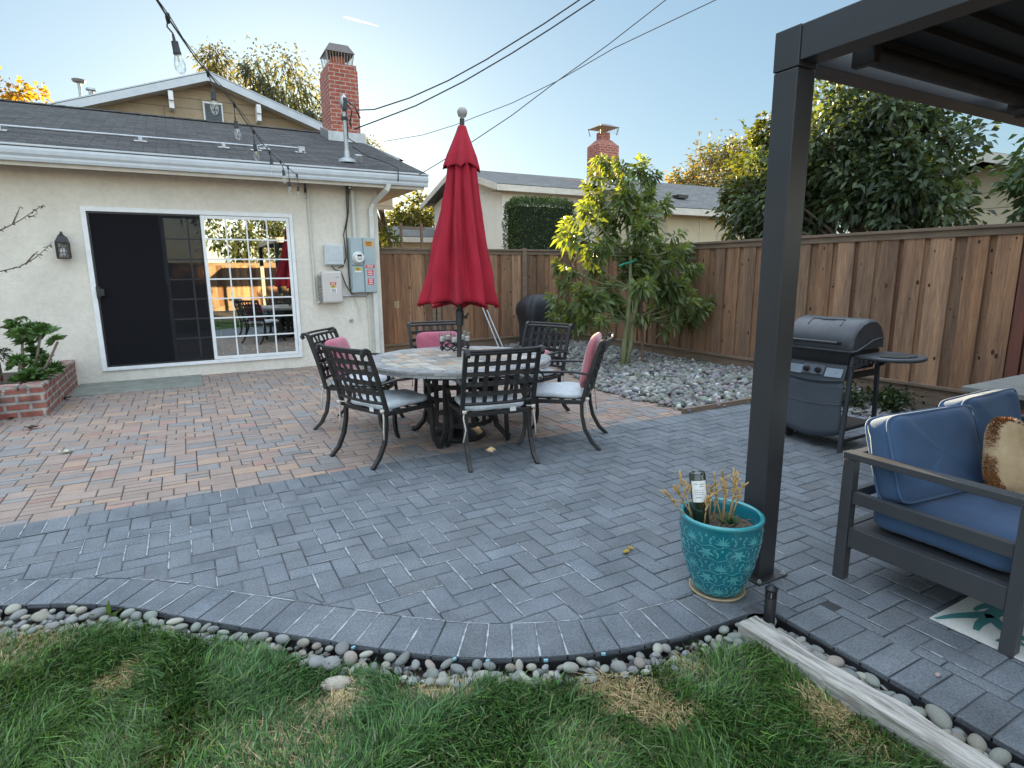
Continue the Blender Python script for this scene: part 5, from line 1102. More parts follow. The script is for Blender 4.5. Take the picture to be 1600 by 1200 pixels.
m_dry = mat('dry_stalk', (.62, .44, .20), (.52, .32, .12), 30, rough=.9, trans=.25); rd = random.Random(3)
dp = thing('dried_plant', 'dry straw coloured succulent stalks growing in the teal pot', 'plant', (*PP[:2], .33)); b = MB()
for (px, py, bx_, by_) in [(1042, 772, 1078, 812), (1062, 745, 1082, 815), (1058, 762, 1090, 815), (1075, 757, 1098, 818), (1086, 770, 1100, 820), (1100, 765, 1104, 822), (1112, 762, 1106, 820), (1117, 748, 1128, 815), (1128, 742, 1130, 815), (1132, 750, 1128, 815), (1148, 742, 1140, 812), (1152, 750, 1138, 812), (1160, 762, 1142, 812), (1108, 778, 1100, 822), (1090, 790, 1094, 822), (1120, 768, 1112, 818)]:
    dd = float((PP - EYEP + np.array([0, 0, .33])) @ FW) + rd.uniform(-.05, .05); B = V(bx_, by_, dd); T_ = V(px, py, dd - .02); mid = (B + T_) / 2 + np.array([rd.gauss(0, .006), rd.gauss(0, .006), 0]); b.tube([B, mid, T_], [.0036, .0034, .003], 5)
    d_ = norm(T_ - B)
    for k in range(9):
        s = mid + (T_ - mid) * (k / 8) ** .8 if k < 8 else T_; e_ = s + d_ * rd.uniform(.012, .03) + np.array([rd.gauss(0, .012), rd.gauss(0, .012), rd.uniform(0, .012)]); b.tube([s, (s + e_) / 2 + np.array([0, 0, .002]), e_], [.0034, .0048, .0022], 5)
b.build('stalks', m_dry, dp, world=True, smooth='all')
m_suc = mat('succulent_leaf', (.060, .13, .045), (.035, .08, .03), 9, rough=.5); b = MB()
for k in range(70):
    a = rd.uniform(0, 6.28); r_ = .035 * math.sqrt(rd.random()); p = np.array([PP[0] + .045 + r_ * math.cos(a), PP[1] - .005 + r_ * math.sin(a), .335]); e_ = p + np.array([rd.gauss(0, .014), rd.gauss(0, .014), rd.uniform(.012, .042)]); b.tube([p, (p + e_) / 2, e_], [.003, .0045, .001], 5)
b.build('green_shoots', m_suc, dp, world=True, smooth='all'); b = MB()
for k in range(90):
    a = rd.uniform(0, 6.28); r_ = .14 * math.sqrt(rd.random()); p = np.array([PP[0] + r_ * math.cos(a), PP[1] + r_ * math.sin(a), .328]); e_ = p + np.array([rd.gauss(0, .03), rd.gauss(0, .03), rd.uniform(.0, .018)]); b.tube([p, (p + e_) / 2 + np.array([0, 0, .008]), e_], .0014, 4)
b.build('dead_litter', mat('dead_litter', (.26, .20, .13), rough=.95), dp, world=True)
bo = thing('wine_bottle', 'dark green wine bottle with white label stuck upside down in the teal pot', 'bottle', (PP[0] - .03, PP[1] + .02, .30))
Bb = np.array(V(1096, 815, float((PP - EYEP + np.array([0, 0, .33])) @ FW))); Bt = np.array(V(1089, 737, float((PP - EYEP + np.array([0, 0, .33])) @ FW))); bd = Vector(Bt - Bb).normalized(); Mb = bd.to_track_quat('Z', 'Y').to_matrix(); LB = float(np.linalg.norm(Bt - Bb))
m_bot = mat('bottle_glass', (.012, .022, .012), (.01, .016, .01), 5, rough=.06, spec=.8, coat=.5)
MB().lathe([(.018, -.06), (.03, -.03), (.037, .0), (.0375, LB - .012), (.034, LB - .003), (.026, LB), (.022, LB - .008), (.002, LB - .014)], Bb, 28, M=Mb).build('bottle_body', m_bot, bo, world=True, smooth=True)
lc = Mb.inverted() @ Vector(EYEP - Bb); fa = math.atan2(lc.y, lc.x) + .12; b = MB(); lab = lambda u_, v_, r=.0379: tuple(Bb + np.array(Mb @ Vector((r * math.cos(fa + (u_ - .5) * 2.0), r * math.sin(fa + (u_ - .5) * 2.0), LB * .42 + v_ * LB * .42))))
lo = b.grid(lab, 14, 1).build('paper_label', m_paper, bo, world=True, smooth='all'); b = MB()
for k, (u0, u1, v0, v1) in enumerate([(.2, .42, .84, .88), (.5, .8, .82, .86), (.5, .75, .72, .76), (.2, .8, .55, .58), (.2, .75, .45, .48), (.2, .78, .35, .38), (.25, .6, .2, .24)]): b.grid(lambda u_, v_: lab(u0 + (u1 - u0) * u_, v0 + (v1 - v0) * v_, .0382), 4, 1)
b.build('print', mat('label_ink', (.30, .30, .31), rough=.7), lo, world=True)
# path light
pl_ = G(1201, 975, -.03); pl_t = thing('path_light', 'short black cylindrical path light standing in the river stones', 'path light', pl_)
p = np.array([pl_[0], pl_[1], 0]); MB().lathe([(.024, -.04), (.024, .095), (.021, .10), (.006, .102), (.006, -.03)], p, 18).build('body', m_black, pl_t, world=True, smooth=True)
b = MB()
for k in range(9): a = 2 * PI * k / 9; b.box(p + np.array([.021 * math.cos(a), .021 * math.sin(a), .118]), (.006, .008, .042), rz=a)
b.lathe([(.026, .132), (.027, .142), (.020, .146), (.012, .155), (.010, .158)], p, 18).build('crown_cap', m_black, pl_t, world=True, smooth=True); MB().lathe([(.014, .10), (.014, .132)], p, 12).build('lens', mat('frosted_lens', (.55, .56, .55), rough=.3), pl_t, world=True, smooth=True)
# ---------------------------------------------------------------- barbecue
gr = thing('gas_grill', 'black gas barbecue with closed lid, two knobs and a round side shelf', 'barbecue', (4.88, 3.08, 0), math.radians(-87))
m_lid = mat('grill_enamel', (.040, .046, .055), (.028, .033, .040), 8, rough=.36, rough2=.5, spec=.5, bump=.08, bscale=200); m_gpanel = mat('grill_panel', (.062, .074, .092), (.052, .062, .078), 4, rough=.5); m_steel = mat('brushed_steel', (.20, .23, .26), (.14, .17, .20), 30, rough=.4, metal=.7)
lp = [(-.245, .845), (-.252, .89), (-.235, .955), (-.19, 1.02), (-.11, 1.072), (-.01, 1.095), (.10, 1.085), (.18, 1.04), (.23, .96), (.245, .87), (.245, .845)]
b = MB(); xs = [(-.30, .90), (-.285, .965), (-.26, 1.0), (.26, 1.0), (.285, .965), (.30, .90)]; k = len(lp)
vs = [(x, y * (.75 + .25 * s if False else s ** .6), .845 + (z - .845) * s) for x, s in xs for y, z in lp]
b.add(vs, [(i * k + j, i * k + j + 1, (i + 1) * k + j + 1, (i + 1) * k + j) for i in range(len(xs) - 1) for j in range(k - 1)] + [tuple(range(k)), tuple((len(xs) - 1) * k + j for j in range(k))])
lid = b.build('lid', m_lid, gr, smooth=True)
MB().tube([(-.20, -.245, .900), (-.20, -.295, .905), (.20, -.295, .905), (.20, -.245, .900)], [.010, .014, .014, .010], 10).build('handle', m_black, lid, smooth=True)
MB().bx(-.06, .06, -.105, -.075, 1.079, 1.083).build('badge', m_steel, lid); MB().tube([(-.14, -.17, 1.037), (-.14, -.09, 1.082), (.14, -.09, 1.082), (.14, -.17, 1.037)], .004, 5).build('emboss', m_lid, lid)
b = MB(); b.box((0, -.25, .838), (.60, .02, .016)); b.tube([(.30, -.255, .838), (.315, -.20, .845), (.318, -.08, .885), (.318, .02, .918), (.316, .12, .928), (.31, .20, .925)], .009, 6); b.tube([(-.30, -.255, .838), (-.315, -.20, .845), (-.318, -.08, .885), (-.318, .02, .918), (-.316, .12, .928), (-.31, .20, .925)], .009, 6)
b.build('lid_rim', m_lid, lid, smooth='all')
b = MB(); b.add([(sx * (.28 if z > .75 else .25), sy * (.235 if z > .75 else .20), z) for z in (.67, .832) for sx, sy in ((-1, -1), (1, -1), (1, 1), (-1, 1))], [(0, 1, 5, 4), (1, 2, 6, 5), (2, 3, 7, 6), (3, 0, 4, 7), (3, 2, 1, 0), (4, 5, 6, 7)]); b.build('firebox', m_black, gr, bevel=.01)
b = MB(); n_ = 13; pts = []
for q in range(n_): u_ = q / (n_ - 1) * 2 - 1; pts.append((u_ * .27, -.255 - .035 * (1 - u_ * u_), .60 - .022 * (1 - u_ * u_), .725))
vs = [(x, y - .02, z0) for x, y, z0, z1 in pts] + [(x, y + .015, z1) for x, y, z0, z1 in pts] + [(x, -.20, z0) for x, y, z0, z1 in pts] + [(x, -.20, z1) for x, y, z0, z1 in pts]
b.add(vs, [(i, i + 1, n_ + i + 1, n_ + i) for i in range(n_ - 1)] + [(n_ + i, n_ + i + 1, 3 * n_ + i + 1, 3 * n_ + i) for i in range(n_ - 1)] + [(i + 1, i, 2 * n_ + i, 2 * n_ + i + 1) for i in range(n_ - 1)] + [(0, n_, 3 * n_, 2 * n_), (n_ - 1, 2 * n_ - 1, 4 * n_ - 1, 3 * n_ - 1)])
cp_ = b.build('control_panel', m_lid, gr, smooth=True)
for x0_, x1_ in ((-.24, -.08), (.12, .25)):
    MB().grid(lambda u_, v_: (x0_ + (x1_ - x0_) * u_, -.277 - .035 * (1 - ((x0_ + (x1_ - x0_) * u_) / .27) ** 2) + .035 * v_ + .004 * 0 - .003, .625 + .075 * v_), 5, 1).build('trim_plate', m_steel, cp_)
MB().grid(lambda u_, v_: (-.075 + .19 * u_, -.2775 - .034 + .035 * v_ - .003, .635 + .075 * v_), 5, 1).build('knob_plate', m_gpanel, cp_)
for x in (-.035, .065): MB().lathe([(.026, 0), (.026, .008), (.019, .012), (.017, .032), (.006, .034)], (x, -.300, .672), 14, M=Matrix.Rotation(PI / 2, 3, 'X')).box((x, -.337, .672), (.008, .012, .034)).build('knob', m_black, cp_)
b = MB(); b.grid(lambda u_, v_: (-.265 + .53 * u_, -.262 - .018 * math.sin(u_ * PI), (.14 - .05 * math.sin(u_ * PI)) + v_ * (.455 + .03 * math.sin(u_ * PI))), 14, 8); fp = b.build('front_panel', m_gpanel, gr, smooth='all'); sol = fp.modifiers.new('thick', 'SOLIDIFY'); sol.thickness = .012
MB().tube([(-.262 + .524 * u_, -.266 - .018 * math.sin(u_ * PI), .40 - .02 * math.sin(u_ * PI)) for u_ in np.linspace(0, 1, 15)], .004, 5).build('panel_crease', m_lid, fp)
for sx in (-1, 1):
    MB().bar((sx * .285, -.262, .0), (sx * .285, -.195, .80), .034, .028, up=(0, 1, 0)).build('leg', m_lid, gr, bevel=.005); MB().bar((sx * .285, .255, .0), (sx * .285, .195, .80), .034, .028, up=(0, 1, 0)).build('leg', m_lid, gr, bevel=.005)
    for za, zb, yw, w_, h_ in ((.19, .19, .24, .03, .028), (.085, .085, .25, .02, .022), (.64, .64, .21, .03, .05)): MB().bar((sx * .285, -yw, za), (sx * .285, yw, zb), w_, h_).build('side_brace', m_black, gr, bevel=.003)
MB().bx(-.28, .28, -.23, .23, .175, .20).build('bottom_shelf', m_black, gr, bevel=.004)
ss = []                                                 # side shelf with a rounded outer end
for t in np.linspace(-PI / 2, PI / 2, 21): ss.append((.50 + .20 * math.copysign(abs(math.cos(t)) ** .8, math.cos(t)), .215 * math.sin(t)))
poly = [(.31, -.215)] + ss + [(.31, .215)]
sh = MB().prism(poly, .795, .815).build('side_shelf', m_lid, gr, bevel=.006); MB().tube([(x, y, .80) for x, y in poly], .016, 8).build('shelf_rim', m_lid, sh, smooth='all')
MB().prism([(.33 + (x - .33) * .86, y * .84) for x, y in poly[1:-1]], .816, .824).build('shelf_inset', m_black, sh, bevel=.004)
b = MB(); b.bx(.31, .42, -.225, -.205, .745, .80); b.bar((.30, -.212, .70), (.42, -.212, .79), .03, .03)
for q in range(5): b.bx(.335 + q * .034, .352 + q * .034, -.236, -.2249, .765, .785)
b.build('shelf_bracket', m_black, sh); MB().bx(.31, .42, .205, .225, .745, .80).bar((.30, .212, .70), (.42, .212, .79), .03, .03).build('shelf_bracket', m_black, sh)
for sx in (-1,):
    for y in (-.14, .22): MB().lathe([(.02, -.018), (.058, -.018), (.066, -.010), (.066, .010), (.058, .018), (.02, .018)], (sx * .25, y, .068), 24, M=Matrix.Rotation(PI / 2, 3, 'Y')).build('wheel', m_black, gr, smooth=True)
MB().tube([(-.30, .22, .068), (.0, .22, .068)], .006).build('axle', m_galv, gr)
tk = MB().lathe([(.10, .0), (.12, .02), (.135, .06), (.138, .12), (.138, .22), (.12, .28), (.05, .31), (.03, .33)], (0, 0, 0), 24).build('propane_tank', mat('tank_white', (.72, .72, .68), (.62, .62, .58), 6, rough=.45), smooth=True); tk.location = (4.86, 3.46, .0); setp(tk, 'white propane cylinder standing at the far end of the barbecue', 'gas cylinder')
# covered grill behind the far chair
cg = thing('covered_grill', 'small barbecue under a black cloth cover against the back fence', 'barbecue', (5.95, 9.7, 0))
def cov(u_, v_):
    th = v_ * 2 * PI; c_, s_2 = math.cos(th), math.sin(th); ex = .28; sx = math.copysign(abs(c_) ** ex, c_); sy = math.copysign(abs(s_2) ** ex, s_2); z = 1.06 * u_
    w = .33 + .055 * math.exp(-((z - .78) / .16) ** 2); d = .25 + .03 * math.exp(-((z - .7) / .2) ** 2)
    if u_ > .8: k = (u_ - .8) / .2; w *= math.sqrt(max(0, 1 - .80 * k * k)); d *= math.sqrt(max(0, 1 - .9 * k * k))
    return (sx * (w + .012 * math.sin(th * 9 + z * 4)), sy * (d + .012 * math.sin(th * 7 - z * 6)), z)
b = MB().grid(cov, 22, 64); top = [cov(1, j / 64) for j in range(64)]; b.add(top, [tuple(range(64))]); b.build('cloth_cover', mat('black_cover', (.020, .021, .026), (.012, .013, .017), 8, rough=.7, bump=.4, bscale=40), cg, smooth='all')
MB().bx(-.33, .33, -.24, -.20, .015, .05).build('foot_bar', m_black, cg)
# poles leaning on the back fence
for i, (xt, xb) in enumerate(((4.97, 5.13), (5.04, 5.22))): setp(MB().tube([(xb, 9.75, .0), (xt, BFY - .06, 1.0)], .014, 8).build('leaning_pole', m_galv, loc=(xb, 9.75, 0), smooth=True), ['left one of two pale metal poles leaning on the back fence', 'right one of two pale metal poles leaning on the back fence'][i], 'pole', 'poles leaning on the fence')
# ---------------------------------------------------------------- brick planter at the house
bp = thing('brick_planter', 'old red brick planter bed against the white wall', 'planter', (-2.2, 8.9, 0))
b = MB(); b.bx(-4, -1.42, 7.82, 8.00, -.02, .30); b.bx(-1.60, -1.42, 8.00, WY, -.02, .30); b.build('brick_wall', m_brickold, bp, world=True, uv=True)
b = MB(); rb_ = random.Random(3); x = -4
while x < -1.5: b.box((x + .105, 7.91, .325), (.20, .19, .058), rz=rb_.gauss(0, .01)); x += .215
y = 8.02
while y < 9.8: b.box((-1.51, y + .1, .325), (.19, .20, .058), rz=rb_.gauss(0, .01)); y += .215
b.build('coping', m_brickold, bp, world=True, uv=True, bevel=.006); MB().bx(-4, -1.60, 8.0, WY, .1, .24).build('soil', m_soil, bp, world=True)
b = MB(); b.bx(-2.35, -1.93, 8.55, 8.68, .3, .52); setp(b.build('brick_ledge', m_brickold, uv=True, loc=(-2.1, 8.6, .3), bevel=.01), 'low brick ledge standing inside the planter bed', 'ledge')
db = thing('dark_crate', 'dark brown crate at the left edge before the brick planter', 'crate', (-2.05, 7.6, 0)); MB().bx(-2.5, -1.83, 7.40, 7.70, 0, .26).build('crate_box', mat('crate_dark', (.05, .042, .036), (.03, .026, .022), 8, rough=.8, bump=.4, bscale=40), db, world=True, bevel=.01); MB().bx(-2.51, -1.82, 7.39, 7.71, .262, .285).build('crate_lid', MATS['crate_dark'], db, world=True, bevel=.006)
# ---------------------------------------------------------------- leaf materials
def leafmat(n, trans=.4, rough=.45, tc=(1.5, 1.35, .45)): return mat(n, (1, 1, 1), (.75, .75, .75), 2.0, rough=rough, attr=True, trans=trans, tcol=tc, spec=.4)
m_leafA = leafmat('young_tree_leaf', .42, .38, (1.9, 1.7, .35)); m_leafB = leafmat('dark_tree_leaf', .35, .4); m_leafC = leafmat('pale_tree_leaf', .45, .55); m_leafY = leafmat('autumn_leaf', .5, .6, (1.6, 1.2, .4)); m_succ = leafmat('succulent_rosette', .12, .42)
m_bark = mat('bark', (.17, .13, .095), (.10, .075, .055), 6, rough=.95, stretch=(6, 6, 1), bump=.7, bscale=20); m_barkg = mat('green_bark', (.22, .24, .11), (.15, .17, .08), 6, rough=.85, stretch=(6, 6, 1), bump=.3, bscale=25); m_twig = mat('twig', (.15, .11, .085), (.10, .075, .06), 9, rough=.9)
# aeonium in the planter
ae = thing('succulent_bush', 'branched succulent with green rosettes growing in the brick planter', 'plant', (-1.75, 8.5, .24)); b = MB(); Ps, Ds, Ls, Cs = [], [], [], []
rg_ = np.random.default_rng(21); depA = float((np.array([-1.75, 8.5, .6]) - EYEP) @ FW)
ros = [(25, 515, 26), (35, 522, 26), (48, 515, 26), (62, 518, 26), (75, 520, 26), (40, 535, 24), (88, 532, 20), (70, 512, 18), (20, 508, 14), (30, 525, 20), (55, 550, 22), (60, 558, 22), (30, 563, 24), (45, 570, 24), (22, 570, 18), (65, 575, 24), (85, 576, 24), (78, 585, 20), (50, 585, 26), (40, 595, 26), (60, 598, 24), (30, 592, 20), (70, 560, 16), (15, 503, 10), (38, 498, 8), (30, 500, 9)]
base = np.array([-1.72, 8.5, .26])
for (x, y, r) in ros:
    c = V(x, y, depA + rg_.normal(0, .13)); R_m = 1.3 * r / F_PX * depA; n = 34; k = np.arange(n); a = k * 2.399; el = np.linspace(-.15, 1.3, n)
    ax_ = norm(np.array([rg_.normal(0, .3), rg_.normal(-.25, .3), 1.0])); e1 = norm(np.cross(ax_, [0, 1, .2])); e2 = np.cross(ax_, e1)
    D = (np.cos(a) * np.cos(el))[:, None] * e1 + (np.sin(a) * np.cos(el))[:, None] * e2 + np.sin(el)[:, None] * ax_; Ps.append(np.repeat(c[None], n, 0) + D * .008); Ds.append(D); Ls.append(R_m * .62 * (1 - .45 * el / 1.3)); Cs.append(np.array([.06, .125, .035]) * rg_.uniform(.6, 1.5, (n, 1)) + np.array([.02, .02, 0]) * rg_.random((n, 1)))
    if (x, y) in ((35, 522), (62, 518), (88, 532), (65, 575), (30, 563)): m_ = (base + c) / 2 + np.array([rg_.normal(0, .04), rg_.normal(0, .04), -.05]); b.tube([base + np.array([rg_.normal(0, .03), 0, 0]), m_, c - ax_ * .02], [.022, .016, .012], 6)
b.build('stem', mat('succulent_stem', (.24, .19, .15), (.17, .13, .10), 12, rough=.9), ae, world=True, smooth='all')
L_ = np.concatenate(Ls); Vv, Ff, r_ = leaves_np(np.concatenate(Ps), np.concatenate(Ds), L_, L_ * .42, .05, rg_, .15); build_np('rosettes', Vv, Ff, np.repeat(np.concatenate(Cs), r_, 0), m_succ, ae, world=True)
# bare twigs reaching in from the left
tw = thing('bare_shrub', 'bare arching twigs with few leaves in front of the lantern wall', 'shrub', (-2.25, 8.3, .24)); b = MB(); dT = 6.6; Pl, Dl = [], []
for path in [[(-60, 560), (-40, 450), (-15, 385), (0, 360), (30, 345), (55, 328), (68, 320)], [(45, 338), (50, 338), (58, 334)], [(20, 350), (28, 332), (32, 322)], [(-60, 560), (-50, 470), (-30, 428), (0, 424), (30, 417), (55, 403), (70, 390), (82, 378)], [(40, 413), (52, 398), (60, 393)], [(-40, 560), (-20, 520), (0, 512), (22, 505), (32, 498)], [(0, 512), (14, 506), (20, 500)]]:
    P = [V(x, y, dT + .12 * math.sin(i)) for i, (x, y) in enumerate(path)]; b.tube(P, list(np.linspace(.010, .0028, len(P))), 5)
    for q in range(len(P) - 1):
        for k in range(7 if path[0][1] > 500 or path[3 if len(path) > 3 else 0][1] > 420 else 2): t = random.random(); p = P[q] * (1 - t) + P[q + 1] * t; Pl.append(p); Dl.append([random.gauss(0, 1), random.gauss(0, .6), random.gauss(-.3, .7)])
b.build('twigs', m_twig, tw, world=True, smooth='all'); Vv, Ff, r_ = leaves_np(np.array(Pl), np.array(Dl), rg_.uniform(.02, .045, len(Pl)), .017, .2, rg_); build_np('leaves', Vv, Ff, np.array([.07, .085, .04]), m_leafB, tw, world=True)
Pl = np.array([V(rg_.normal(0, 6), 552 + rg_.normal(0, 4), 6.9) for _ in range(90)]); Dl = np.stack([rg_.normal(.4, .6, 90), rg_.normal(0, .5, 90), rg_.normal(0, .5, 90)], 1); Vv, Ff, r_ = leaves_np(Pl, Dl, .09, .014, .3, rg_); o = build_np('spiky_plant', Vv, Ff, np.array([.05, .075, .045]), m_leafB, loc=(-2.1, 8.0, .25)); setp(o, 'small spiky grey green plant at the left edge above the planter', 'plant')
# ---------------------------------------------------------------- young tree in the gravel
yt = thing('young_tree', 'young broadleaf tree with drooping glossy leaves, sunlit yellow on its left', 'tree', (5.88, 7.10, 0)); rg_ = np.random.default_rng(31); TB = np.array([5.88, 7.10, 0]); dY = float((TB - EYEP) @ FW)
CL = [(945, 252, 24), (958, 272, 24), (925, 300, 26), (985, 288, 26), (1000, 262, 26), (1015, 295, 26), (940, 320, 28), (900, 345, 24), (915, 328, 24), (886, 362, 26), (905, 375, 26), (950, 350, 30), (985, 332, 30), (1015, 335, 28), (1035, 318, 22), (1000, 360, 30), (960, 385, 30), (925, 388, 28), (1025, 370, 26), (1000, 395, 28), (870, 412, 20), (880, 440, 20), (905, 458, 26), (875, 477, 24), (866, 492, 22), (892, 500, 24), (925, 465, 28), (948, 455, 28), (962, 480, 24), (988, 470, 24), (915, 495, 22), (940, 500, 20), (1002, 450, 26), (1030, 438, 26), (1050, 410, 26), (1072, 402, 24), (1085, 422, 22), (1060, 440, 26), (1075, 465, 26), (1095, 480, 24), (1108, 495, 22), (1080, 498, 24), (1052, 490, 22), (1030, 478, 22), (1008, 500, 18), (975, 310, 28), (930, 410, 24), (975, 420, 26), (1015, 415, 24), (1040, 395, 22), (895, 425, 18), (968, 262, 20), (930, 275, 20), (1020, 275, 18), (1060, 385, 20), (985, 395, 26), (905, 480, 22), (1045, 460, 24)]
trunk_px = [(972, 577), (975, 540), (980, 500), (985, 450), (985, 400), (978, 340), (975, 290), (972, 262)]; trunk2 = [(976, 577), (985, 540), (990, 500), (998, 455), (1005, 400), (1005, 330), (1000, 275)]
bt = MB(); T1 = [V(x, y, dY) for x, y in trunk_px]; T2 = [V(x, y, dY + .05) for x, y in trunk2]; T1[0][2] = -.03; T2[0][2] = -.03
bt.tube(T1, [.045, .040, .036, .03, .026, .02, .014, .008], 8); bt.tube(T2, [.04, .036, .032, .027, .022, .016, .008], 8)
Ps, Ds, Cs, Ls, Wn = [], [], [], [], []
TT = T1[2:] + T2[2:]
for (x, y, r) in CL:
    d = dY + rg_.normal(0, .38); c = V(x, y, d); below = [p for p in TT if p[2] < c[2] - .05] or [TT[0]]; q = min(below, key=lambda p: np.linalg.norm(p - c) + .8 * abs(p[2] - c[2] + .25)); out = c - q; L0 = np.linalg.norm(out); dirn = norm(out + np.array([0, 0, .35 * L0]))
    m_ = (q + c) / 2 + np.array([0, 0, -.05]) * 1; bt.tube([q, m_, c], [.014, .010, .006], 5)
    nb = 2 if r > 22 else 1
    for s in range(nb + 1):
        n = 27; cc = c + rg_.normal(0, .07, 3) * (s > 0); k = np.arange(n); t = k / n; a = k * 2.4; ax_ = norm(dirn + rg_.normal(0, .35, 3)); e1 = norm(np.cross(ax_, [.1, .2, 1])); e2 = np.cross(ax_, e1)
        el = -.25 + 1.35 * t; D = (np.cos(a) * np.cos(el))[:, None] * e1 + (np.sin(a) * np.cos(el))[:, None] * e2 + np.sin(el)[:, None] * ax_ - np.array([0, 0, .18])
        P = cc + ax_ * ((t - .6) * r / F_PX * dY * 1.1)[:, None]; Ps.append(P); Ds.append(D); L = (r / F_PX * dY) * rg_.uniform(.62, .98, n) * (1 - .35 * t); Ls.append(L)
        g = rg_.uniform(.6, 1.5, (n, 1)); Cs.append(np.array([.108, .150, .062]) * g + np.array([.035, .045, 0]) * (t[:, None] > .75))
L = np.concatenate(Ls); Vv, Ff, r_ = leaves_np(np.concatenate(Ps), np.concatenate(Ds), L, L * .34, .35, rg_, .12)
build_np('crown', Vv, Ff, np.repeat(np.concatenate(Cs), r_, 0), m_leafA, yt, world=True)
Pb = [V(x, y, dY - .3) for x, y in ((1003, 492), (1008, 500), (1016, 496), (988, 512), (1053, 512), (902, 510), (946, 500), (1012, 488))]; Vv, Ff, r_ = leaves_np(np.array(Pb), np.tile([[.05, -.1, -1.0]], (8, 1)), .17, .085, .05, rg_, .05); build_np('pale_leaf', Vv, Ff, np.array([.30, .31, .24]), m_leafA, yt, world=True)
bt.build('trunk', m_barkg, yt, world=True, smooth='all')
m_stake = mat('stake_wood', (.20, .13, .085), (.14, .09, .06), 6, rough=.9, stretch=(6, 6, 1))
for i, (x, yb, yt_) in enumerate(((1004, 571, 400), (1020, 556, 410), (1038, 552, 470))):
    Bq = G(x, yb); dd = float((Bq - EYEP) @ FW); Tq = V(x - 3, yt_, dd); setp(MB().tube([Bq - np.array([0, 0, .05]), Tq], .026, 8).build('tree_stake', m_stake, loc=Bq), ['round brown stake just right of the young tree trunk', 'square brown stake second from the young tree trunk', 'short brown stake farthest right of the young tree trunk'][i], 'stake', 'stakes by the young tree')
Pq = [V(x, y, dY - .12) for x, y in ((967, 416), (975, 412), (985, 410), (994, 406))]; setp(MB().tube(Pq, .016, 6).build('tree_tie', mat('green_tape', (.02, .30, .20), rough=.5), loc=Pq[0]), 'green plastic tie tape round the young tree', 'tape')
# ---------------------------------------------------------------- generic trees
def tree(name, label, base, ell, n, ll, lw, cols, m_, cat='tree', group=None, trunk_r=.12, trunk=True, seed=0, droop=.35, simple=True, shell=.55, twig=0, drop=0.0, clump=.16, tc=None):
    rng = np.random.default_rng(seed); t = thing(name, label, cat, base, group=group); Ps, Ds, Cs = [], [], []; vol = np.array([e[3] * e[4] * e[5] for e in ell]) ** .8; vol = vol / vol.sum(); bt = MB()
    for e, f_ in zip(ell, vol):
        c = np.array(e[:3]); r = np.array(e[3:6]); k = int(n * f_); ncl = max(5, int(k / 42)); cc = norm(rng.normal(size=(ncl, 3))); rad = rng.uniform(shell ** 3, 1, ncl) ** (1 / 3); ctr = c + cc * rad[:, None] * r
        ctr = ctr + rng.normal(0, .05, (ncl, 3)) * r; idx = rng.integers(0, ncl, k); off = rng.normal(0, 1, (k, 3)); P = ctr[idx] + off * (clump * r.mean()) * rng.uniform(.5, 1.3, ncl)[idx][:, None]
        D = (P - c) / r * .7 + off * .5 + rng.normal(0, .45, (k, 3)) + np.array([0, 0, drop]); tone = rng.uniform(.55, 1.5, ncl)[idx]; ci = rng.integers(0, len(cols), ncl)[idx]
        C = np.array(cols)[ci] * (tone * rng.uniform(.75, 1.3, k))[:, None]; Ps.append(P); Ds.append(D); Cs.append(C)
        if trunk:
            b0 = np.array([base[0], base[1], base[2]]) + np.array([0, 0, max(.6, (c[2] - base[2]) * .45)])
            for q in range(min(7, ncl)): p = ctr[q]; bt.tube([b0, (b0 + p) / 2 + np.array([0, 0, .1]), p], [trunk_r * .45, trunk_r * .28, trunk_r * .08], 5)
        if twig:
            for q in range(twig):
                d_ = norm(rng.normal(size=3) * np.array([1, 1, .6]) + np.array([0, 0, 1.0])); p0 = c + d_ * r * .5; p1 = c + d_ * r * rng.uniform(1.0, 1.3) + np.array([0, 0, .1]); bt.tube([p0, p1], [.018, .005], 4); kk = 22; tt = rng.uniform(.3, 1, kk)[:, None]; Ps.append(p0 + (p1 - p0) * tt + rng.normal(0, .04, (kk, 3))); Ds.append(rng.normal(0, 1, (kk, 3)) + np.array([0, 0, .4])); Cs.append(np.array(cols)[rng.integers(0, len(cols), kk)])
    P = np.concatenate(Ps); L = ll * rng.uniform(.65, 1.25, len(P)); Vv, Ff, r_ = leaves_np(P, np.concatenate(Ds), L, lw * rng.uniform(.8, 1.2, len(P)), droop, rng, .12, simple)
    build_np('crown', Vv, Ff, np.repeat(np.concatenate(Cs), r_, 0), m_, t, world=True)
    if trunk:
        tp_ = np.mean([e[:3] for e in ell], axis=0); bb = np.array(base); bt.tube([bb, bb + (tp_ - bb) * .4, bb + (tp_ - bb) * np.array([.7, .7, .9])], [trunk_r, trunk_r * .8, trunk_r * .4], 9)
    if bt.v: bt.build('trunk', m_bark, t, world=True, smooth='all')
    return t
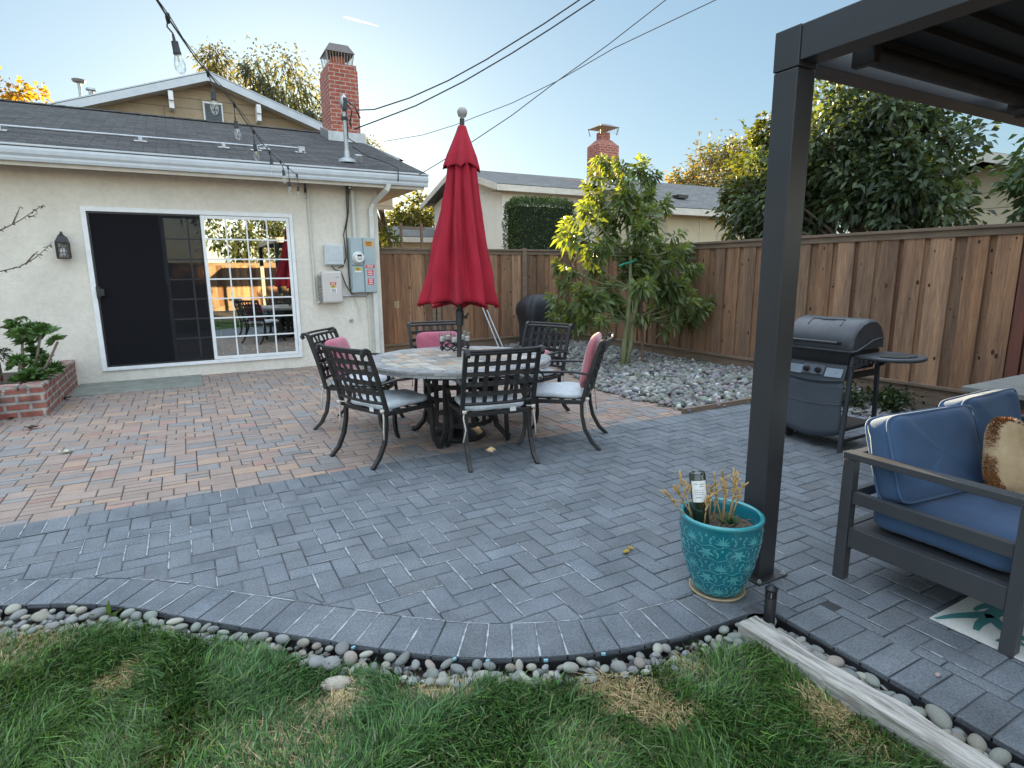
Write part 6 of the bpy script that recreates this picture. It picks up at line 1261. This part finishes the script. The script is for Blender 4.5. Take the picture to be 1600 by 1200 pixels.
# dark broadleaf screen tree beyond the right fence
D1 = [(.080, .112, .058), (.095, .130, .066), (.066, .098, .054)]
tree('screen_tree', 'big dark green broadleaf tree rising above the fence behind the pergola post', (9.2, 5.1, 0), [(9.1, 6.8, 2.75, .75, .85, .95), (9.2, 6.0, 3.3, .8, .9, 1.0), (9.3, 5.2, 2.9, .8, .9, 1.05), (9.2, 5.4, 3.75, .65, .8, .5), (9.2, 4.72, 2.6, .75, .55, .8), (9.0, 7.0, 2.7, .5, .4, .8)], 17000, .14, .066, D1, m_leafB, seed=1, simple=False, shell=.35, trunk_r=.10, clump=.15)
tree('screen_tree', 'dark green broadleaf tree at the right edge above the fence', (9.4, 2.9, 0), [(9.3, 3.2, 2.7, .65, .45, .8), (9.4, 2.5, 2.9, .8, .7, .9)], 6000, .13, .058, [(.07, .12, .055), (.085, .14, .06)], m_leafB, seed=2, simple=False, shell=.35, trunk_r=.08, clump=.15)
tree('screen_tree', 'yellow green sunlit tree just left of the pergola post', (9.7, 7.75, 0), [(9.6, 7.7, 3.0, .55, .55, 1.0), (9.5, 7.5, 3.7, .4, .4, .5), (9.6, 8.15, 2.6, .4, .35, .6)], 5200, .13, .055, [(.075, .085, .022), (.055, .075, .022), (.09, .10, .025)], m_leafA, seed=3, simple=False, shell=.45, trunk_r=.08)
tree('feathery_tree', 'pale feathery tree standing behind the grey roof near the pergola post', (22.5, 21.5, 0), [(23.2, 21.5, 5.6, 1.7, 1.5, 1.7), (24.6, 22, 5.9, 1.5, 1.5, 1.9), (21.9, 22, 5.0, 1.0, 1.0, 1.2)], 5200, .26, .09, [(.10, .12, .05), (.13, .12, .05), (.16, .11, .05), (.08, .10, .045)], m_leafC, seed=4, twig=16, trunk_r=.15, shell=.3, clump=.22)
tree('eucalyptus_tree', 'tall airy olive tree behind the gable and the brick chimney', (4.4, 26, 0), [(4.1, 26, 8.3, 1.5, 1.2, 1.6), (5.2, 26.5, 7.0, 1.6, 1.2, 1.5), (3.0, 26, 8.6, .7, .8, .8), (5.9, 26.5, 5.6, 1.0, 1, 1.2)], 6200, .30, .085, [(.085, .095, .055), (.10, .11, .06), (.115, .115, .06), (.07, .085, .055)], m_leafC, seed=5, droop=.8, trunk_r=.16, shell=.35, clump=.2)
tree('eucalyptus_tree', 'small wispy tree top peeking over the gable apex', (1.7, 26, 0), [(1.95, 26, 9.1, .75, .6, .6)], 700, .24, .07, [(.10, .11, .05), (.13, .12, .06)], m_leafC, seed=6, droop=.7, trunk_r=.1, shell=.2, clump=.3)
tree('eucalyptus_tree', 'airy olive tree showing just right of the brick chimney', (6.0, 18.9, 0), [(5.0, 18.6, 4.7, .62, .6, .95), (5.3, 18.8, 3.9, .55, .6, .7)], 2300, .19, .06, [(.085, .095, .045), (.11, .115, .05), (.13, .12, .05)], m_leafC, seed=15, droop=.7, trunk_r=.09, shell=.3, clump=.22)
tree('autumn_tree', 'autumn tree with yellow and orange leaves beyond the roof at the left edge', (-4.4, 24, 0), [(-4.9, 24, 6.4, 1.3, 1.1, 1.3), (-3.6, 24, 6.15, .85, .9, .95), (-5.8, 24, 6.0, 1.3, 1, 1.4)], 5200, .20, .12, [(.30, .20, .03), (.34, .14, .035), (.20, .17, .035), (.36, .24, .04), (.14, .13, .035)], m_leafY, seed=7, trunk_r=.14, shell=.4)
tree('garden_tree', 'light green bushy tree in the gap between the two houses', (10.6, 27, 0), [(9.9, 27, 3.9, 1.3, 1.0, 1.15), (8.9, 27, 3.3, .9, 1, .9), (11.3, 28, 3.8, 1.1, 1, 1.1)], 4200, .26, .12, [(.11, .12, .035), (.15, .15, .04), (.09, .105, .035)], m_leafC, seed=8, trunk_r=.12, shell=.35)
tree('garden_tree', 'low sunlit shrub right beside the house corner beyond the fence', (4.6, 15.5, 0), [(4.75, 15.5, 2.0, .55, .5, .6)], 1100, .12, .06, [(.12, .13, .035), (.09, .11, .03)], m_leafC, seed=9, trunk_r=.06)
tree('garden_tree', 'broad green tree on the far side of the lawn seen in the door glass', (2.6, -9.0, 0), [(2.4, -9, 3.4, 2.0, 1.2, 1.4), (4.6, -9.2, 3.0, 1.5, 1.0, 1.2)], 3000, .22, .11, [(.07, .09, .03), (.09, .10, .03)], m_leafA, seed=14)
# clipped hedge
hg = thing('clipped_hedge', 'dense clipped box shaped hedge behind the fence against the pale house', 'hedge', (8.57, 13.9, 0)); rng = np.random.default_rng(12); n = 15000
u = rng.uniform(-1, 1, (n, 3)); ax_i = rng.integers(0, 3, n); sg = rng.choice([-1, 1], n); u[np.arange(n), ax_i] = sg * rng.uniform(.92, 1.03, n); q = np.abs(u).clip(0, 1); u = u * (1 - .06 * ((q ** 4).sum(1) - 1).clip(0, 3))[:, None]
P = u * np.array([.95, .42, 1.72]) + np.array([8.57, 13.9, 1.66]); P += rng.normal(0, .02, (n, 3)); D = u * .6 + rng.normal(0, .7, (n, 3)); Vv, Ff, r_ = leaves_np(P, D, rng.uniform(.05, .085, n), .036, .2, rng, .1, True)
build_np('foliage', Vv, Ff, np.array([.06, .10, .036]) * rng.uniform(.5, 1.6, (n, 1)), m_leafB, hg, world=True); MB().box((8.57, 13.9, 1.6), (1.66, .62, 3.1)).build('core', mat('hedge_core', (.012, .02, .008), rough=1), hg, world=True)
# ground plants by the barbecue
for i, (x, y, r) in enumerate(((6.35, 3.75, .22), (6.75, 3.55, .22), (6.45, 3.35, .16))):
    n = 420; rng = np.random.default_rng(40 + i); P = np.array([x, y, .02]) + rng.normal(0, 1, (n, 3)) * np.array([r * .5, r * .5, .05]) + np.array([0, 0, .08]); Vv, Ff, r_ = leaves_np(P, rng.normal(0, 1, (n, 3)) + [0, 0, .6], .055, .028, .2, rng, .1, True); o = build_np('ground_shrub', Vv, Ff, np.array([.030, .052, .020]) * rng.uniform(.6, 1.4, (n, 1)), m_leafB, loc=(x, y, 0)); setp(o, ['low dark green plant behind the barbecue leg', 'low dark green plant next to the fence behind the barbecue', 'small dark green plant nearest the paving behind the barbecue'][i], 'plant', 'low plants behind the barbecue')
# ---------------------------------------------------------------- neighbouring houses
m_nst = mat('cream_stucco', (.80, .765, .68), (.74, .71, .63), 3, rough=.9, bump=.4, bscale=40); m_nst2 = mat('yellow_stucco', (.60, .52, .36), (.54, .46, .32), 3, rough=.9)
def nh(name, label, X0, X1, Y0, Y1, ez, rzv, over, wallm, roofm, chimney=None, mid=True):
    t = thing(name, label, 'house', ((X0 + X1) / 2, Y0, 0)); MB().bx(X0, X1, Y0, Y1, -.05, ez - .06).build('wall', wallm, t, world=True); ym = (Y0 + Y1) / 2; b = MB(); xa, xb, ya, yb = X0 - over, X1 + over, Y0 - over, Y1 + over
    b.add([(xa, ya, ez), (xb, ya, ez), (xb, ym, rzv), (xa, ym, rzv), (xb, yb, ez), (xa, yb, ez)], [(0, 1, 2, 3), (3, 2, 4, 5)]); b.add([(xa, ya, ez - .04), (xb, ya, ez - .04), (xb, ym, rzv - .04), (xa, ym, rzv - .04), (xa, yb, ez - .04), (xb, yb, ez - .04)], [(0, 1, 2, 3), (3, 2, 5, 4)]); b.build('roof', roofm, t, world=True, uv=True)
    [MB().add([(x_, Y0, ez - .07), (x_, Y1, ez - .07), (x_, ym, rzv - .2)], [(0, 1, 2)]).build('gable', wallm, t, world=True) for x_ in (X0, X1)]
    b = MB(); b.bx(xa, xb, ya - .025, ya + .0, ez - .20, ez - .02)
    for x in (xa - .015, xb + .015): b.bar((x, ya, ez - .10), (x, ym, rzv - .10), .03, .18); b.bar((x, yb, ez - .10), (x, ym, rzv - .10), .03, .18)
    b.build('fascia', m_trim, t, world=True); MB().bx(xa + .02, xb - .02, ya + .01, Y0, ez - .20, ez - .18).build('soffit', m_eave, t, world=True)
    return t
n1 = nh('neighbour_house', 'pale neighbouring house with grey roof and brick chimney behind the fence', 8.75, 13.2, 16.4, 22.0, 4.06, 4.95, .40, m_nst, m_shingle2)
cc = V(942, 240, 20.5); b = MB(); b.bx(cc[0] - .42, cc[0] + .42, cc[1] - .35, cc[1] + .35, 4.2, 5.75); b.add([(cc[0] + sx * w, cc[1] + sy * w * .8, z) for z, w in ((5.75, .42), (5.95, .22)) for sx, sy in ((-1, -1), (1, -1), (1, 1), (-1, 1))], [(0, 1, 5, 4), (1, 2, 6, 5), (2, 3, 7, 6), (3, 0, 4, 7), (4, 5, 6, 7)]); b.bx(cc[0] - .18, cc[0] + .18, cc[1] - .15, cc[1] + .15, 5.95, 6.2); ch2 = b.build('chimney', m_brickred, n1, world=True, uv=True)
b = MB(); b.add([(cc[0] + sx * w, cc[1] + sy * w, z) for z, w in ((6.34, .40), (6.46, .16)) for sx, sy in ((-1, -1), (1, -1), (1, 1), (-1, 1))], [(0, 1, 5, 4), (1, 2, 6, 5), (2, 3, 7, 6), (3, 0, 4, 7), (4, 5, 6, 7), (3, 2, 1, 0)])
for sx in (-1, 1):
    for sy in (-1, 1): b.bar((cc[0] + sx * .38, cc[1] + sy * .36, 6.36), (cc[0] + sx * .34, cc[1] + sy * .3, 6.1), .02, .02)
for q in np.linspace(-.36, .36, 9): b.bar((cc[0] + q, cc[1] - .38, 6.34), (cc[0] + q, cc[1] - .36, 6.1), .006, .006)
b.build('chimney_cap', mat('cap_metal', (.14, .12, .11)), ch2, world=True)
n2 = nh('neighbour_house', 'cream neighbouring house with low grey roof right of the young tree', 12.3, 19.5, 13.0, 19.4, 3.22, 4.50, .42, m_nst2, m_shingle2)
b = MB(); b.bx(13.55, 13.58, 12.985, 13.0, 0, 3.0); b.bx(14.3, 17, 12.97, 13.0, 2.55, 2.58); b.bx(14.3, 14.33, 12.97, 13.0, 1.2, 2.55); b.build('wall_trim', m_trim, n2, world=True); MB().bx(13.2, 13.6, 13.55, 13.85, 3.62, 3.72).build('skylight', m_black, n2, world=True)
n3 = nh('neighbour_house', 'low sunlit tan house far away in the gap beside the umbrella', 6.8, 13.0, 21.0, 24.4, 2.75, 3.25, .5, m_nst2, m_shingle2)
n4 = nh('neighbour_house', 'cream house glimpsed between the two dark trees at the right', 14.2, 20, 3.4, 8.6, 2.72, 3.7, .5, m_nst2, m_shingle2)
for x in (5.15, 5.72): setp(MB().bx(x, x + .06, 15.4, 15.46, 0, 2.78).build('trellis_post', m_capwood, loc=(x, 15.4, 0)), ['left dark post of the trellis beyond the back fence', 'right dark post of the trellis beyond the back fence'][x > 5.5], 'post', 'trellis posts')
setp(MB().bx(5.1, 5.85, 15.41, 15.45, 2.62, 2.68).build('trellis_rail', m_capwood, loc=(5.4, 15.4, 2.6)), 'dark rail across the trellis posts beyond the back fence', 'rail')
# ---------------------------------------------------------------- small things on the ground
def dry_leaf(px, py, s, col, label, z=.004, rz_=0.0, curl=.5):
    p = G(px, py, z); b = MB()
    def fn(u_, v_): x = (u_ - .5) * 2; w = math.sin(PI * min(1, max(0, u_ * .94 + .03))) ** .7; y = (v_ - .5) * 2 * w * .55; return (x * s, y * s, s * (.10 + curl * (x * x * .5 + (y * y) * 1.6) + .10 * math.sin(6 * x + 3 * y)))
    b.grid(fn, 12, 8); o = b.build('fallen_leaf', mat(label[:18], col, tuple(v * .6 for v in col), 30, rough=.8, trans=.15), smooth='all'); o.location = p; o.rotation_euler = (0, 0, rz_); setp(o, label, 'leaf')
dry_leaf(978, 863, .030, (.42, .27, .05), 'curled yellow brown leaf on the grey paving near the pot', rz_=.4); dry_leaf(986, 858, .022, (.50, .33, .07), 'small golden leaf touching the curled leaf near the pot', rz_=1.6, curl=.9)
dry_leaf(104, 707, .055, (.62, .60, .48), 'pale dry leaf lying on the tan pavers', rz_=.2); dry_leaf(50, 670, .06, (.07, .055, .04), 'dark brown leaf on the tan pavers before the brick planter', rz_=.1, curl=.8); dry_leaf(20, 655, .05, (.10, .07, .045), 'dark curled leaf at the foot of the brick planter', rz_=.8, curl=.8); dry_leaf(102, 624, .07, (.035, .03, .027), 'black leaf at the planter corner', rz_=.5, curl=.7)
dry_leaf(1465, 1056, .016, (.50, .36, .33), 'tiny pinkish leaf on the grey paving beside the rug', rz_=.3)
p = G(522, 1068, -.02); o = build_np('lawn_rock', stone_shape(IV3, np.random.default_rng(77), .4) * np.array([.044, .024, .020]), IF3, np.ones((len(IF3), 3)), mat('cream_rock', (.40, .35, .28), (.27, .235, .19), 20, rough=.8, bump=.3, bscale=90), smooth=True); o.location = p; o.rotation_euler = (0, 0, -.3); setp(o, 'cream coloured stone lying on the grass', 'stone')
p = G(172, 968, -.04); wd = thing('weed', 'broad leaved green weed sprouting from the river stones', 'weed', p); Vv, Ff, r_ = leaves_np(np.tile(p, (7, 1)), np.array([[-.5, -.1, .5], [-.55, -.3, .25], [.05, 0, 1], [.5, .2, .35], [.3, -.4, .3], [-.1, .3, .6], [.6, .2, .6]]), np.array([.10, .08, .115, .09, .06, .06, .05]), .030, .15, np.random.default_rng(5), .15); build_np('leaves', Vv, Ff, np.array([.09, .15, .035]), m_leafA, wd, world=True)
m_tape = mat('blue_spacer', (.20, .40, .48), rough=.5)
for (x, y) in ((552, 1012), (710, 1030), (762, 1033), (853, 1032), (943, 1022)): p = G(x, y, -.006); o = MB().box((0, 0, 0), (.018, .010, .012)).build('spacer_tab', m_tape, bevel=.003); o.location = p; o.rotation_euler = (0, 0, random.uniform(-.6, .3)); setp(o, 'pale blue plastic tab at the foot of the curved paver edge', 'tab', 'blue tabs under the paver edge')
p0 = V(743, 492, 10.6)
